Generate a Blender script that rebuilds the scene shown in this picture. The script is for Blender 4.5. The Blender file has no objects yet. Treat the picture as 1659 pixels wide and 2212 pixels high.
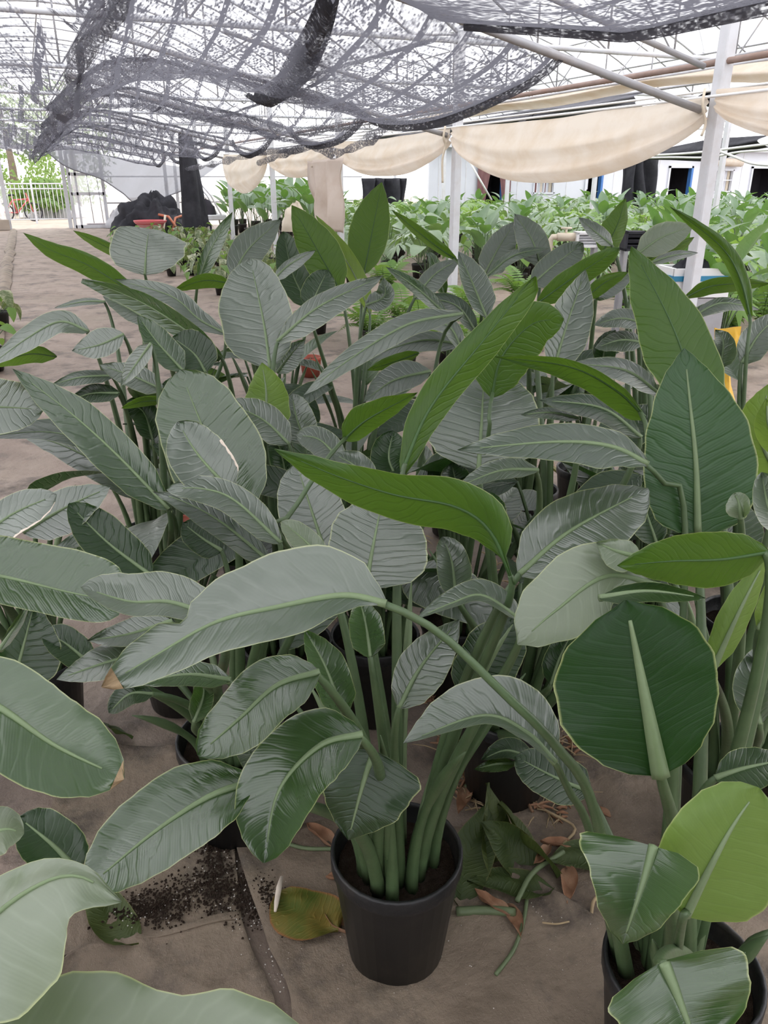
import bpy, bmesh, math, random
from mathutils import Vector, Matrix, noise as mnoise

S = bpy.context.scene
COL = S.collection
# ------------------------------------------------------------------ camera
F, CX, CY, CAMH = 1690.0, 829.5, 1106.0, 1.5
PITCH = math.atan((1106 - 385) / F)
YAW = math.radians(23)                      # the rows run along +Y, the lens looks 23 degrees to the right of them
fh = Vector((math.sin(YAW), math.cos(YAW), 0))
RT = Vector((math.cos(YAW), -math.sin(YAW), 0))
FW = fh * math.cos(PITCH) + Vector((0, 0, -math.sin(PITCH)))
UP = RT.cross(FW)
CAM = Vector((0, 0, CAMH))
cd = bpy.data.cameras.new('camera')
cam = bpy.data.objects.new('camera', cd)
COL.objects.link(cam)
cd.sensor_fit = 'HORIZONTAL'
cd.sensor_width = 36.0
cd.lens = F * 36.0 / 1659.0
cd.clip_end = 300
M3 = Matrix((RT, UP, -FW)).transposed()
cam.matrix_world = Matrix.Translation(CAM) @ M3.to_4x4()
S.camera = cam
# ------------------------------------------------------------------ sky (bright overcast) and exposure
W = bpy.data.worlds.new('overcast_sky')
S.world = W
W.use_nodes = True
wn = W.node_tree.nodes
bg = wn['Background']
bg.inputs['Color'].default_value = (0.985, 0.98, 1.0, 1)
bg.inputs['Strength'].default_value = 3.2
S.view_settings.view_transform = 'Standard'
S.view_settings.look = 'None'
S.view_settings.gamma = 1.0
S.view_settings.use_curve_mapping = False
S.view_settings.exposure = 0.0
cy = S.cycles
cy.max_bounces = 8
cy.diffuse_bounces = 4
cy.glossy_bounces = 3
cy.transmission_bounces = 4
cy.transparent_max_bounces = 24
cy.caustics_reflective = False
cy.caustics_refractive = False
cy.use_denoising = True

# ------------------------------------------------------------------ places measured in the photograph
def ray(x, y): return FW + RT * ((x - CX) / F) - UP * ((y - CY) / F)
def at(x, y, d): return CAM + ray(x, y) * d
def onz(x, y, z=0.0):
    r = ray(x, y); return CAM + r * ((z - CAMH) / r.z)
def onx(x, y, X):
    r = ray(x, y); return CAM + r * (X / r.x)
def ony(x, y, Y):
    r = ray(x, y); return CAM + r * (Y / r.y)
def proj(p):
    d = Vector(p) - CAM; z = d.dot(FW)
    return (CX + F * d.dot(RT) / z, CY - F * d.dot(UP) / z, z)

# ------------------------------------------------------------------ materials
def mat(name):
    m = bpy.data.materials.new(name); m.use_nodes = True
    nt = m.node_tree
    for n in list(nt.nodes): nt.nodes.remove(n)
    out = nt.nodes.new('ShaderNodeOutputMaterial')
    return m, nt, out
def N(nt, t, **kw):
    n = nt.nodes.new(t)
    for k, v in kw.items():
        if k.startswith('i_'):
            k2 = k[2:]
            n.inputs[int(k2) if k2.isdigit() else k2.replace('_', ' ')].default_value = v
        else: setattr(n, k, v)
    return n
def MATH(nt, op, a, b=None, c=None, clamp=False):
    n = nt.nodes.new('ShaderNodeMath'); n.operation = op; n.use_clamp = clamp
    for i, v in enumerate((a, b, c)):
        if v is None: continue
        if isinstance(v, (int, float)): n.inputs[i].default_value = v
        else: nt.links.new(v, n.inputs[i])
    return n.outputs[0]
def MIX(nt, f, a, b, bt='MIX'):
    n = nt.nodes.new('ShaderNodeMix'); n.data_type = 'RGBA'; n.blend_type = bt
    for i, v in ((0, f), (6, a), (7, b)):
        if isinstance(v, (int, float)): n.inputs[i].default_value = v
        elif isinstance(v, tuple): n.inputs[i].default_value = v if len(v) == 4 else v + (1,)
        else: nt.links.new(v, n.inputs[i])
    return n.outputs[2]
def RAMP(nt, f, stops):
    n = nt.nodes.new('ShaderNodeValToRGB'); e = n.color_ramp.elements
    while len(e) < len(stops): e.new(0.5)
    for i, (p, c) in enumerate(stops):
        e[i].position = p; e[i].color = c if len(c) == 4 else c + (1,)
    nt.links.new(f, n.inputs[0]); return n.outputs[0]
def NOISE(nt, scale, detail=4, vec=None, rough=0.55):
    n = N(nt, 'ShaderNodeTexNoise', i_Scale=scale, i_Detail=detail, i_Roughness=rough)
    if vec is not None: nt.links.new(vec, n.inputs['Vector'])
    return n.outputs['Fac']
def plain(name, col, rough=0.6, spec=0.4, metal=0.0, var=0.25, scale=12.0, bump=0.1, dirt=None, dirt_amt=0.4):
    """painted, plastic or cloth surface: colour broken by noise, a little relief, optional dirt"""
    m, nt, out = mat(name)
    tc = N(nt, 'ShaderNodeTexCoord')
    f = NOISE(nt, scale, 5, tc.outputs['Object'])
    c = MIX(nt, f, tuple(v * (1 - var) for v in col), tuple(min(1, v * (1 + var)) for v in col))
    if dirt:
        g = NOISE(nt, scale * 0.35, 6, tc.outputs['Object'], 0.7)
        g = MATH(nt, 'MULTIPLY', MATH(nt, 'SUBTRACT', g, 0.48, clamp=True), 4.0, clamp=True)
        c = MIX(nt, MATH(nt, 'MULTIPLY', g, dirt_amt), c, dirt)
    b = N(nt, 'ShaderNodeBsdfPrincipled', i_Roughness=rough, i_Metallic=metal)
    b.inputs['Specular IOR Level'].default_value = spec
    nt.links.new(c, b.inputs['Base Color'])
    if bump:
        bp = N(nt, 'ShaderNodeBump', i_Strength=bump, i_Distance=0.01)
        nt.links.new(NOISE(nt, scale * 4, 4, tc.outputs['Object']), bp.inputs['Height'])
        nt.links.new(bp.outputs[0], b.inputs['Normal'])
    nt.links.new(b.outputs[0], out.inputs[0])
    return m
def leafmat(name, top, top2, trans, tfac=0.3, rough=0.36, spec=0.5, veins=24, bump=0.35, edge=(0.42, 0.46, 0.20), margin=0.965, mottling=0.35, veinmix=0.16, ior=1.5):
    m, nt, out = mat(name)
    uv = N(nt, 'ShaderNodeUVMap'); sp = N(nt, 'ShaderNodeSeparateXYZ')
    nt.links.new(uv.outputs[0], sp.inputs[0])
    oi = N(nt, 'ShaderNodeObjectInfo'); tc = N(nt, 'ShaderNodeTexCoord')
    a = MATH(nt, 'ABSOLUTE', MATH(nt, 'MULTIPLY_ADD', sp.outputs[0], 2.0, -1.0))
    jv = N(nt, 'ShaderNodeCombineXYZ'); nt.links.new(MATH(nt, 'MULTIPLY', sp.outputs[1], 7.0), jv.inputs[1])
    nt.links.new(MATH(nt, 'MULTIPLY', sp.outputs[0], 0.9), jv.inputs[0]); nt.links.new(MATH(nt, 'MULTIPLY', oi.outputs['Random'], 40.0), jv.inputs[2])
    jit = NOISE(nt, 1.0, 1, jv.outputs[0])
    sw = MATH(nt, 'MULTIPLY_ADD', a, -0.15, sp.outputs[1])
    ph = MATH(nt, 'MULTIPLY', MATH(nt, 'MULTIPLY_ADD', MATH(nt, 'SUBTRACT', jit, 0.5), 0.16, sw), veins * 6.2832)
    w = MATH(nt, 'SINE', ph)
    line = MATH(nt, 'POWER', MATH(nt, 'MULTIPLY_ADD', w, 0.5, 0.5), 9.0)
    fv = MATH(nt, 'SINE', MATH(nt, 'MULTIPLY', sw, veins * 31.0))
    n1 = NOISE(nt, 9, 5, tc.outputs['Object'], 0.65)
    n1 = MATH(nt, 'ADD', MATH(nt, 'MULTIPLY', MATH(nt, 'SUBTRACT', n1, 0.5), mottling * 4), MATH(nt, 'MULTIPLY_ADD', oi.outputs['Random'], 0.5, 0.25), clamp=True)
    c = MIX(nt, n1, top, top2)
    c = MIX(nt, MATH(nt, 'MULTIPLY', line, veinmix), c, tuple(v * 1.7 for v in top2))
    ed = MATH(nt, 'MULTIPLY', MATH(nt, 'SUBTRACT', a, margin, clamp=True), 1.0 / (1 - margin), clamp=True)
    c = MIX(nt, ed, c, edge)
    b = N(nt, 'ShaderNodeBsdfPrincipled', i_Roughness=rough)
    b.inputs['Specular IOR Level'].default_value = spec
    nt.links.new(c, b.inputs['Base Color'])
    big = NOISE(nt, 11, 3, tc.outputs['Object'])
    hgt = MATH(nt, 'MULTIPLY_ADD', fv, 0.06, MATH(nt, 'MULTIPLY', line, -0.9))
    hgt = MATH(nt, 'MULTIPLY_ADD', big, 3.0, hgt)
    bp = N(nt, 'ShaderNodeBump', i_Distance=0.0034)
    nt.links.new(MATH(nt, 'MULTIPLY', oi.outputs['Object Index'], bump * 0.01), bp.inputs['Strength'])
    nt.links.new(hgt, bp.inputs['Height']); nt.links.new(bp.outputs[0], b.inputs['Normal'])
    b.inputs['IOR'].default_value = ior
    rf = MATH(nt, 'MULTIPLY_ADD', NOISE(nt, 14, 4, tc.outputs['Object'], 0.6), 0.24, rough - 0.12)
    nt.links.new(rf, b.inputs['Roughness'])
    t = N(nt, 'ShaderNodeBsdfTranslucent')
    tcx = MIX(nt, MATH(nt, 'MULTIPLY', line, 0.35), trans, tuple(v * 0.55 for v in trans))
    nt.links.new(tcx, t.inputs['Color'])
    mx = N(nt, 'ShaderNodeMixShader', i_0=tfac)
    nt.links.new(b.outputs[0], mx.inputs[1]); nt.links.new(t.outputs[0], mx.inputs[2])
    nt.links.new(mx.outputs[0], out.inputs[0])
    return m
def netmat(name, cover=0.5, col=(0.035, 0.034, 0.042), bands=True, sx=80.0, sy=20.0):
    """woven black shade netting: dashes of tape with gaps one sees through, denser bands along the length"""
    m, nt, out = mat(name)
    uv = N(nt, 'ShaderNodeUVMap'); sp = N(nt, 'ShaderNodeSeparateXYZ')
    nt.links.new(uv.outputs[0], sp.inputs[0])
    cb = N(nt, 'ShaderNodeCombineXYZ')
    nt.links.new(MATH(nt, 'MULTIPLY', MATH(nt, 'FLOOR', MATH(nt, 'MULTIPLY', sp.outputs[0], sx)), 7.31), cb.inputs[0])
    nt.links.new(MATH(nt, 'MULTIPLY', sp.outputs[1], sy), cb.inputs[1])
    d = NOISE(nt, 1.0, 1, cb.outputs[0])
    big = NOISE(nt, 0.9, 3, uv.outputs[0], 0.6)
    th = MATH(nt, 'MULTIPLY_ADD', MATH(nt, 'SUBTRACT', big, 0.5), 0.7, 0.5 + (cover - 0.5) * 0.6)
    if bands:
        bw = MATH(nt, 'FRACT', MATH(nt, 'MULTIPLY', sp.outputs[0], 3.4))
        bd = MATH(nt, 'LESS_THAN', bw, 0.14)
        bw2 = MATH(nt, 'LESS_THAN', MATH(nt, 'FRACT', MATH(nt, 'MULTIPLY', sp.outputs[0], 17.0)), 0.16)
        th = MATH(nt, 'ADD', th, MATH(nt, 'ADD', MATH(nt, 'MULTIPLY', bd, 0.22), MATH(nt, 'MULTIPLY', bw2, 0.06)))
    al = MATH(nt, 'MULTIPLY_ADD', MATH(nt, 'SUBTRACT', th, d), 2.6, cover, clamp=True)
    df = N(nt, 'ShaderNodeBsdfDiffuse'); df.inputs[0].default_value = col + (1,)
    tl = N(nt, 'ShaderNodeBsdfTranslucent'); tl.inputs[0].default_value = (0.10, 0.10, 0.115, 1)
    ad = N(nt, 'ShaderNodeAddShader'); nt.links.new(df.outputs[0], ad.inputs[0]); nt.links.new(tl.outputs[0], ad.inputs[1])
    tr = N(nt, 'ShaderNodeBsdfTransparent')
    mx = N(nt, 'ShaderNodeMixShader')
    nt.links.new(al, mx.inputs[0]); nt.links.new(tr.outputs[0], mx.inputs[1]); nt.links.new(ad.outputs[0], mx.inputs[2])
    nt.links.new(mx.outputs[0], out.inputs[0])
    return m
def filmmat(name, tr=0.5, col=(0.93, 0.94, 0.96)):
    """milky plastic film"""
    m, nt, out = mat(name)
    tc = N(nt, 'ShaderNodeTexCoord')
    f = NOISE(nt, 0.9, 5, tc.outputs['Object'], 0.6)
    t = N(nt, 'ShaderNodeBsdfTransparent'); t.inputs[0].default_value = (0.97, 0.97, 0.98, 1)
    l = N(nt, 'ShaderNodeBsdfTranslucent')
    nt.links.new(MIX(nt, f, col, tuple(v * 0.82 for v in col)), l.inputs[0])
    g = N(nt, 'ShaderNodeBsdfDiffuse'); g.inputs[0].default_value = (0.75, 0.75, 0.77, 1)
    a = N(nt, 'ShaderNodeMixShader', i_0=0.16)
    nt.links.new(l.outputs[0], a.inputs[1]); nt.links.new(g.outputs[0], a.inputs[2])
    mx = N(nt, 'ShaderNodeMixShader', i_0=1 - tr)
    nt.links.new(t.outputs[0], mx.inputs[1]); nt.links.new(a.outputs[0], mx.inputs[2])
    nt.links.new(mx.outputs[0], out.inputs[0])
    return m
def clothmat(name, col, dirt, tfac=0.35):
    m, nt, out = mat(name)
    tc = N(nt, 'ShaderNodeTexCoord')
    f = NOISE(nt, 2.2, 6, tc.outputs['Object'], 0.65)
    f = MATH(nt, 'MULTIPLY', MATH(nt, 'SUBTRACT', f, 0.42, clamp=True), 3.2, clamp=True)
    c = MIX(nt, f, col, dirt)
    d = N(nt, 'ShaderNodeBsdfDiffuse'); nt.links.new(c, d.inputs[0])
    t = N(nt, 'ShaderNodeBsdfTranslucent'); nt.links.new(c, t.inputs[0])
    mx = N(nt, 'ShaderNodeMixShader', i_0=tfac)
    nt.links.new(d.outputs[0], mx.inputs[1]); nt.links.new(t.outputs[0], mx.inputs[2])
    nt.links.new(mx.outputs[0], out.inputs[0])
    return m

def groundmat(name, a, b, stain, algae, scale=1.0):
    m, nt, out = mat(name)
    tc = N(nt, 'ShaderNodeTexCoord'); o = tc.outputs['Object']
    f0 = MATH(nt, 'MULTIPLY_ADD', MATH(nt, 'SUBTRACT', NOISE(nt, 1.6 * scale, 8, o, 0.68), 0.5), 2.6, 0.5, clamp=True)
    c = MIX(nt, f0, a, b)
    s = NOISE(nt, 3.1 * scale, 6, o, 0.7)
    s = MATH(nt, 'MULTIPLY', MATH(nt, 'SUBTRACT', s, 0.50, clamp=True), 6.0, clamp=True)
    c = MIX(nt, MATH(nt, 'MULTIPLY', s, 0.80), c, stain)
    g = NOISE(nt, 0.8 * scale, 4, o, 0.6)
    g = MATH(nt, 'MULTIPLY', MATH(nt, 'SUBTRACT', g, 0.52, clamp=True), 4.0, clamp=True)
    c = MIX(nt, MATH(nt, 'MULTIPLY', g, 0.5), c, algae)
    wv = N(nt, 'ShaderNodeTexWave', i_Scale=90.0, i_Distortion=0.6); wv.bands_direction = 'X'
    nt.links.new(o, wv.inputs[0])
    c = MIX(nt, MATH(nt, 'MULTIPLY', wv.outputs['Fac'], 0.10), c, tuple(v * 0.5 for v in a))
    fl = N(nt, 'ShaderNodeTexVoronoi', i_Scale=75.0 * scale); nt.links.new(o, fl.inputs[0])
    spk = MATH(nt, 'LESS_THAN', fl.outputs['Distance'], 0.10)
    c = MIX(nt, MATH(nt, 'MULTIPLY', spk, 0.45), c, (0.42, 0.36, 0.30))
    bs = N(nt, 'ShaderNodeBsdfPrincipled', i_Roughness=0.62); bs.inputs['Specular IOR Level'].default_value = 0.35
    nt.links.new(c, bs.inputs['Base Color'])
    bp = N(nt, 'ShaderNodeBump', i_Strength=0.5, i_Distance=0.02)
    nt.links.new(MATH(nt, 'ADD', NOISE(nt, 26 * scale, 6, o, 0.7), MATH(nt, 'MULTIPLY', NOISE(nt, 5 * scale, 3, o), 2.5)), bp.inputs['Height'])
    nt.links.new(bp.outputs[0], bs.inputs['Normal'])
    nt.links.new(bs.outputs[0], out.inputs[0])
    return m

MT = {}
MT['g'] = leafmat('leaf_waxy_green', (0.036, 0.064, 0.032), (0.082, 0.106, 0.072), (0.18, 0.34, 0.06), 0.12, 0.35, 1.0, 13, 0.5, ior=1.75)
MT['m'] = leafmat('leaf_mature_green', (0.017, 0.047, 0.012), (0.042, 0.080, 0.028), (0.14, 0.32, 0.03), 0.18, 0.30, 1.0, 13, 0.5, ior=1.62)
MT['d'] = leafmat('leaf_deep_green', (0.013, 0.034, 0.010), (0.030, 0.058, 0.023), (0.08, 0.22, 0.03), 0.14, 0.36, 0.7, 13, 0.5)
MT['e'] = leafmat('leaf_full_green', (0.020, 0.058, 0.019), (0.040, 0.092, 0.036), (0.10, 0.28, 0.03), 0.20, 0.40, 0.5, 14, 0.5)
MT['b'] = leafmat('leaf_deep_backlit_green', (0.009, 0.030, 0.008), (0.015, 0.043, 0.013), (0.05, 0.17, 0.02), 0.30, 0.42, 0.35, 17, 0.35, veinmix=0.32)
MT['u'] = leafmat('leaf_bright_green', (0.030, 0.080, 0.012), (0.056, 0.110, 0.020), (0.20, 0.38, 0.030), 0.31, 0.42, 0.45, 16, 0.4)
MT['y'] = leafmat('leaf_young_lime', (0.10, 0.18, 0.034), (0.15, 0.23, 0.060), (0.36, 0.54, 0.08), 0.38, 0.45, 0.4, 12, 0.25)
MT['p'] = leafmat('leaf_pale_waxy', (0.125, 0.168, 0.098), (0.185, 0.220, 0.150), (0.28, 0.44, 0.12), 0.16, 0.42, 0.9, 12, 0.35, ior=1.6)
MT['rib'] = plain('midrib_pale_green', (0.165, 0.225, 0.115), 0.45, 0.4, 0, 0.2, 30, 0.05)
MT['ribd'] = plain('midrib_dark_green', (0.05, 0.11, 0.03), 0.45, 0.4, 0, 0.2, 30, 0.05)
MT['stalk'] = plain('stalk_green', (0.072, 0.118, 0.050), 0.42, 0.5, 0, 0.35, 20, 0.08, (0.10, 0.13, 0.06), 0.5)
MT['pot'] = plain('black_nursery_plastic', (0.015, 0.015, 0.016), 0.42, 0.45, 0, 0.3, 14, 0.2, (0.075, 0.062, 0.052), 0.7)
MT['terracotta'] = plain('red_plastic_pot', (0.34, 0.075, 0.045), 0.5, 0.4, 0, 0.2, 20, 0.05, (0.25, 0.13, 0.09), 0.4)
MT['soil'] = plain('dark_potting_soil', (0.045, 0.030, 0.022), 0.95, 0.1, 0, 0.6, 70, 1.0, (0.16, 0.13, 0.11), 0.3)
MT['floor'] = groundmat('woven_ground_cloth', (0.185, 0.138, 0.108), (0.37, 0.290, 0.238), (0.060, 0.048, 0.043), (0.150, 0.135, 0.080))
MT['sheet'] = groundmat('shaded_ground_sheet', (0.150, 0.114, 0.082), (0.345, 0.268, 0.200), (0.052, 0.043, 0.040), (0.115, 0.110, 0.058), 1.3)  # darker copy of the floor cloth; foreground shade put into its colour
MT['earth'] = plain('dry_earth', (0.42, 0.36, 0.30), 0.9, 0.1, 0, 0.3, 3, 0.3)
MT['steel'] = plain('white_galvanised_steel', (0.62, 0.63, 0.66), 0.5, 0.4, 0.0, 0.12, 6, 0.05, (0.40, 0.32, 0.26), 0.4)
MT['pipe'] = plain('grey_galvanised_pipe', (0.38, 0.38, 0.40), 0.45, 0.5, 0.2, 0.2, 8, 0.05, (0.30, 0.22, 0.17), 0.5)
MT['rust'] = plain('rusty_pipe', (0.30, 0.22, 0.19), 0.6, 0.3, 0.0, 0.3, 9, 0.1, (0.24, 0.13, 0.08), 0.6)
MT['white'] = plain('white_plastic_pipe', (0.80, 0.80, 0.80), 0.4, 0.5, 0, 0.06, 5, 0.0)
MT['cord'] = plain('lacing_cord', (0.22, 0.22, 0.24), 0.8, 0.2, 0, 0.2, 9, 0)
MT['film'] = filmmat('milky_roof_film', 0.5)
MT['film2'] = filmmat('clear_end_film', 0.72)
MT['filmgrey'] = filmmat('dusty_grey_film', 0.12, (0.22, 0.23, 0.26))
MT['net'] = netmat('black_shade_net', 0.43)
MT['net1'] = netmat('near_shade_net', 0.56)
MT['net0'] = netmat('front_shade_net', 0.67)
MT['netd'] = netmat('doubled_shade_net', 0.64, (0.06, 0.06, 0.066), False)
MT['nets'] = netmat('sagging_shade_net', 0.62)
MT['netgrey'] = plain('grey_folded_net', (0.13, 0.13, 0.145), 0.9, 0.1, 0, 0.45, 5, 0.3)
MT['seam'] = netmat('gathered_net', 0.5, (0.09, 0.09, 0.10), False)
MT['black'] = plain('black_woven_cloth', (0.030, 0.030, 0.036), 0.8, 0.2, 0, 0.5, 6, 0.3, (0.07, 0.07, 0.08), 0.6)
MT['beige'] = clothmat('beige_curtain_cloth', (0.76, 0.69, 0.61), (0.66, 0.55, 0.43), 0.45)
MT['beigepale'] = clothmat('pale_curtain_cloth', (0.78, 0.70, 0.64), (0.66, 0.56, 0.48))
MT['wall'] = plain('white_wall_panel', (0.60, 0.62, 0.67), 0.6, 0.3, 0, 0.05, 3, 0.02)
MT['blue'] = plain('blue_painted_frame', (0.05, 0.16, 0.42), 0.5, 0.4, 0, 0.1, 6, 0)
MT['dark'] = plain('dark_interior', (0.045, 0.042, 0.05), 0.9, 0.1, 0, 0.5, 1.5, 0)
MT['curtain'] = plain('dusky_red_curtain', (0.20, 0.11, 0.11), 0.9, 0.1, 0, 0.3, 5, 0.1)
MT['red'] = plain('red_plastic', (0.55, 0.10, 0.11), 0.4, 0.5, 0, 0.1, 8, 0)
MT['pink'] = plain('faded_pink_plastic', (0.72, 0.36, 0.36), 0.5, 0.4, 0, 0.1, 8, 0)
MT['orange'] = plain('rusty_orange_tube', (0.45, 0.15, 0.08), 0.5, 0.4, 0, 0.2, 9, 0)
MT['yellow'] = plain('yellow_plastic_sheet', (0.78, 0.45, 0.04), 0.45, 0.4, 0, 0.1, 6, 0.05)
MT['tubblue'] = plain('blue_tub_plastic', (0.03, 0.22, 0.38), 0.4, 0.5, 0, 0.1, 6, 0)
MT['cream'] = plain('cream_pvc', (0.66, 0.58, 0.46), 0.5, 0.4, 0, 0.12, 8, 0)
MT['dry'] = plain('dry_brown_leaf', (0.30, 0.16, 0.095), 0.8, 0.2, 0, 0.5, 25, 0.3, (0.45, 0.32, 0.22), 0.6)
MT['drytip'] = plain('dry_leaf_tip', (0.30, 0.215, 0.125), 0.8, 0.2, 0, 0.4, 40, 0.2, (0.42, 0.32, 0.22), 0.6)
MT['straw'] = plain('dry_straw_stalk', (0.40, 0.30, 0.18), 0.8, 0.2, 0, 0.3, 25, 0.1)
MT['greenstalk'] = plain('cut_green_stalk', (0.13, 0.17, 0.085), 0.5, 0.4, 0, 0.3, 20, 0.1)
MT['fallen'] = leafmat('fallen_green_leaf', (0.035, 0.060, 0.018), (0.065, 0.085, 0.022), (0.15, 0.22, 0.03), 0.12, 0.5, 0.35, 20, 0.4, (0.16, 0.15, 0.05))
MT['fallyellow'] = leafmat('yellowing_fallen_leaf', (0.085, 0.115, 0.018), (0.23, 0.15, 0.03), (0.2, 0.2, 0.03), 0.1, 0.5, 0.35, 18, 0.4, (0.30, 0.12, 0.05), 0.9, 0.8)
MT['torn'] = plain('dry_torn_edge', (0.72, 0.62, 0.52), 0.8, 0.2, 0, 0.2, 40, 0.1)
MT['perlite'] = plain('white_perlite', (0.62, 0.58, 0.53), 0.9, 0.1, 0, 0.2, 40, 0)
MT['monstera'] = leafmat('split_leaf_green', (0.12, 0.195, 0.10), (0.25, 0.335, 0.21), (0.25, 0.45, 0.07), 0.22, 0.36, 0.8, 9, 0.3, (0.2, 0.28, 0.12))
MT['monsteral'] = leafmat('split_leaf_light_green', (0.13, 0.24, 0.06), (0.20, 0.33, 0.09), (0.35, 0.58, 0.08), 0.35, 0.4, 0.5, 9, 0.3, (0.2, 0.3, 0.1))
MT['broad'] = leafmat('broad_leaf_green', (0.065, 0.13, 0.06), (0.15, 0.23, 0.135), (0.2, 0.42, 0.05), 0.25, 0.33, 0.8, 12, 0.3, (0.1, 0.2, 0.06))
MT['varieg'] = leafmat('variegated_leaf', (0.085, 0.120, 0.055), (0.52, 0.52, 0.36), (0.3, 0.4, 0.1), 0.2, 0.45, 0.4, 6, 0.2, (0.4, 0.42, 0.25), 0.9, 1.6)
MT['fern'] = leafmat('fern_green', (0.085, 0.175, 0.040), (0.150, 0.260, 0.070), (0.3, 0.5, 0.08), 0.3, 0.5, 0.3, 5, 0.1, (0.12, 0.2, 0.06))
MT['tree'] = leafmat('tree_leaf', (0.10, 0.18, 0.055), (0.20, 0.29, 0.10), (0.35, 0.5, 0.1), 0.35, 0.5, 0.3, 4, 0.1, (0.15, 0.22, 0.08))
MT['bark'] = plain('bark', (0.20, 0.16, 0.13), 0.9, 0.1, 0, 0.4, 9, 0.4)

# ------------------------------------------------------------------ mesh helpers
class MB:
    """collects vertices, faces and uvs; build() links them as one mesh object"""
    def __init__(s): s.v = []; s.f = []; s.uv = []
    def face(s, idx, uvs=None):
        s.f.append(idx); s.uv.append(uvs or [(0, 0)] * len(idx))
    def grid(s, P, U=None, flip=False, closed=False):
        """P rows of points; U rows of uv"""
        o = len(s.v); n = len(P); m = len(P[0])
        for r in P: s.v.extend(tuple(p) for p in r)
        if U is None:
            cx = [0.0]; mid = P[n // 2]
            for j in range(1, m): cx.append(cx[-1] + (Vector(mid[j]) - Vector(mid[j - 1])).length)
            ry = [0.0]; jm = m // 2
            for i in range(1, n): ry.append(ry[-1] + (Vector(P[i][jm]) - Vector(P[i - 1][jm])).length)
            U = [[(cx[j], ry[i]) for j in range(m)] for i in range(n)]
        for i in range(n - 1):
            for j in range(m if closed else m - 1):
                k = (j + 1) % m
                q = [(i, j), (i, k), (i + 1, k), (i + 1, j)]
                if flip: q.reverse()
                s.face([o + a * m + b for a, b in q], [U[a][b] for a, b in q] if U else None)
    def tube(s, pts, rad, n=8, caps=True, squash=1.0):
        pts = [Vector(p) for p in pts]
        if not isinstance(rad, (list, tuple)): rad = [rad] * len(pts)
        t0 = (pts[1] - pts[0]).normalized()
        ref = Vector((0, 0, 1)) if abs(t0.z) < 0.9 else Vector((1, 0, 0))
        nrm = (ref - t0 * ref.dot(t0)).normalized()
        rows = []
        for i, p in enumerate(pts):
            t = (pts[min(i + 1, len(pts) - 1)] - pts[max(i - 1, 0)]).normalized()
            nrm = (nrm - t * nrm.dot(t))
            nrm = nrm.normalized() if nrm.length > 1e-6 else t.orthogonal().normalized()
            bn = t.cross(nrm)
            rows.append([p + (nrm * math.cos(a) * squash + bn * math.sin(a)) * rad[i] for a in [2 * math.pi * k / n for k in range(n)]])
        o = len(s.v)
        s.grid(rows, None, False, True)
        if caps:
            s.face([o + k for k in range(n)][::-1]); L = o + (len(pts) - 1) * n
            s.face([L + k for k in range(n)])
    def box(s, c, d, R=None, bev=0.0):
        c = Vector(c); hx, hy, hz = [v / 2 for v in d]
        R = R or Matrix.Identity(3)
        o = len(s.v)
        if bev <= 0:
            for x in (-hx, hx):
                for y in (-hy, hy):
                    for z in (-hz, hz): s.v.append(tuple(c + R @ Vector((x, y, z))))
            for q in ((0, 1, 3, 2), (4, 6, 7, 5), (0, 4, 5, 1), (2, 3, 7, 6), (0, 2, 6, 4), (1, 5, 7, 3)):
                s.face([o + i for i in q])
        else:
            bm = bmesh.new(); bmesh.ops.create_cube(bm, size=1)
            for v in bm.verts: v.co = Vector((v.co.x * d[0], v.co.y * d[1], v.co.z * d[2]))
            bmesh.ops.bevel(bm, geom=bm.edges[:], offset=bev, segments=1, affect='EDGES')
            bm.verts.index_update()
            for v in bm.verts: s.v.append(tuple(c + R @ v.co))
            for f in bm.faces: s.face([o + v.index for v in f.verts])
            bm.free()
    def lathe(s, prof, c=(0, 0, 0), n=28):
        c = Vector(c)
        rows = [[c + Vector((r * math.cos(a), r * math.sin(a), z)) for a in [2 * math.pi * k / n for k in range(n)]] for r, z in prof]
        s.grid(rows, None, False, True)
    def build(s, name, m, parent=None, smooth=True, off=None, me_only=False):
        me = bpy.data.meshes.new(name)
        v = s.v if off is None else [(a[0] - off[0], a[1] - off[1], a[2] - off[2]) for a in s.v]
        me.from_pydata(v, [], s.f)
        ul = me.uv_layers.new(name='UVMap')
        flat = [c for f in s.uv for uv in f for c in uv]
        ul.data.foreach_set('uv', flat)
        me.polygons.foreach_set('use_smooth', [smooth] * len(me.polygons))
        me.materials.append(m)
        if me_only: return me
        o = bpy.data.objects.new(name, me); COL.objects.link(o)
        if parent: o.parent = parent
        o.pass_index = 100
        return o
def tag(o, label=None, cat=None, group=None, kind=None):
    if label: o['label'] = label
    if cat: o['category'] = cat
    if group: o['group'] = group
    if kind: o['kind'] = kind
    return o
def thing(name, label, cat, loc=(0, 0, 0), group=None, rz=0):
    o = bpy.data.objects.new(name, None); COL.objects.link(o)
    o.empty_display_size = 0.1
    o.location = loc; o.rotation_euler = (0, 0, rz)
    return tag(o, label, cat, group)
def inst(name, me, parent=None, M=None, smooth=True):
    o = bpy.data.objects.new(name, me); COL.objects.link(o)
    if parent: o.parent = parent
    if M is not None: o.matrix_local = M
    o.pass_index = 100
    return o
def copy_tree(o, parent=None):
    c = o.copy(); COL.objects.link(c)
    if parent: c.parent = parent
    for ch in o.children: copy_tree(ch, c)
    return c
def bez(p, n):
    out = []
    for i in range(n + 1):
        t = i / n; q = [Vector(x) for x in p]
        while len(q) > 1: q = [q[k].lerp(q[k + 1], t) for k in range(len(q) - 1)]
        out.append(q[0])
    return out
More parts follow.
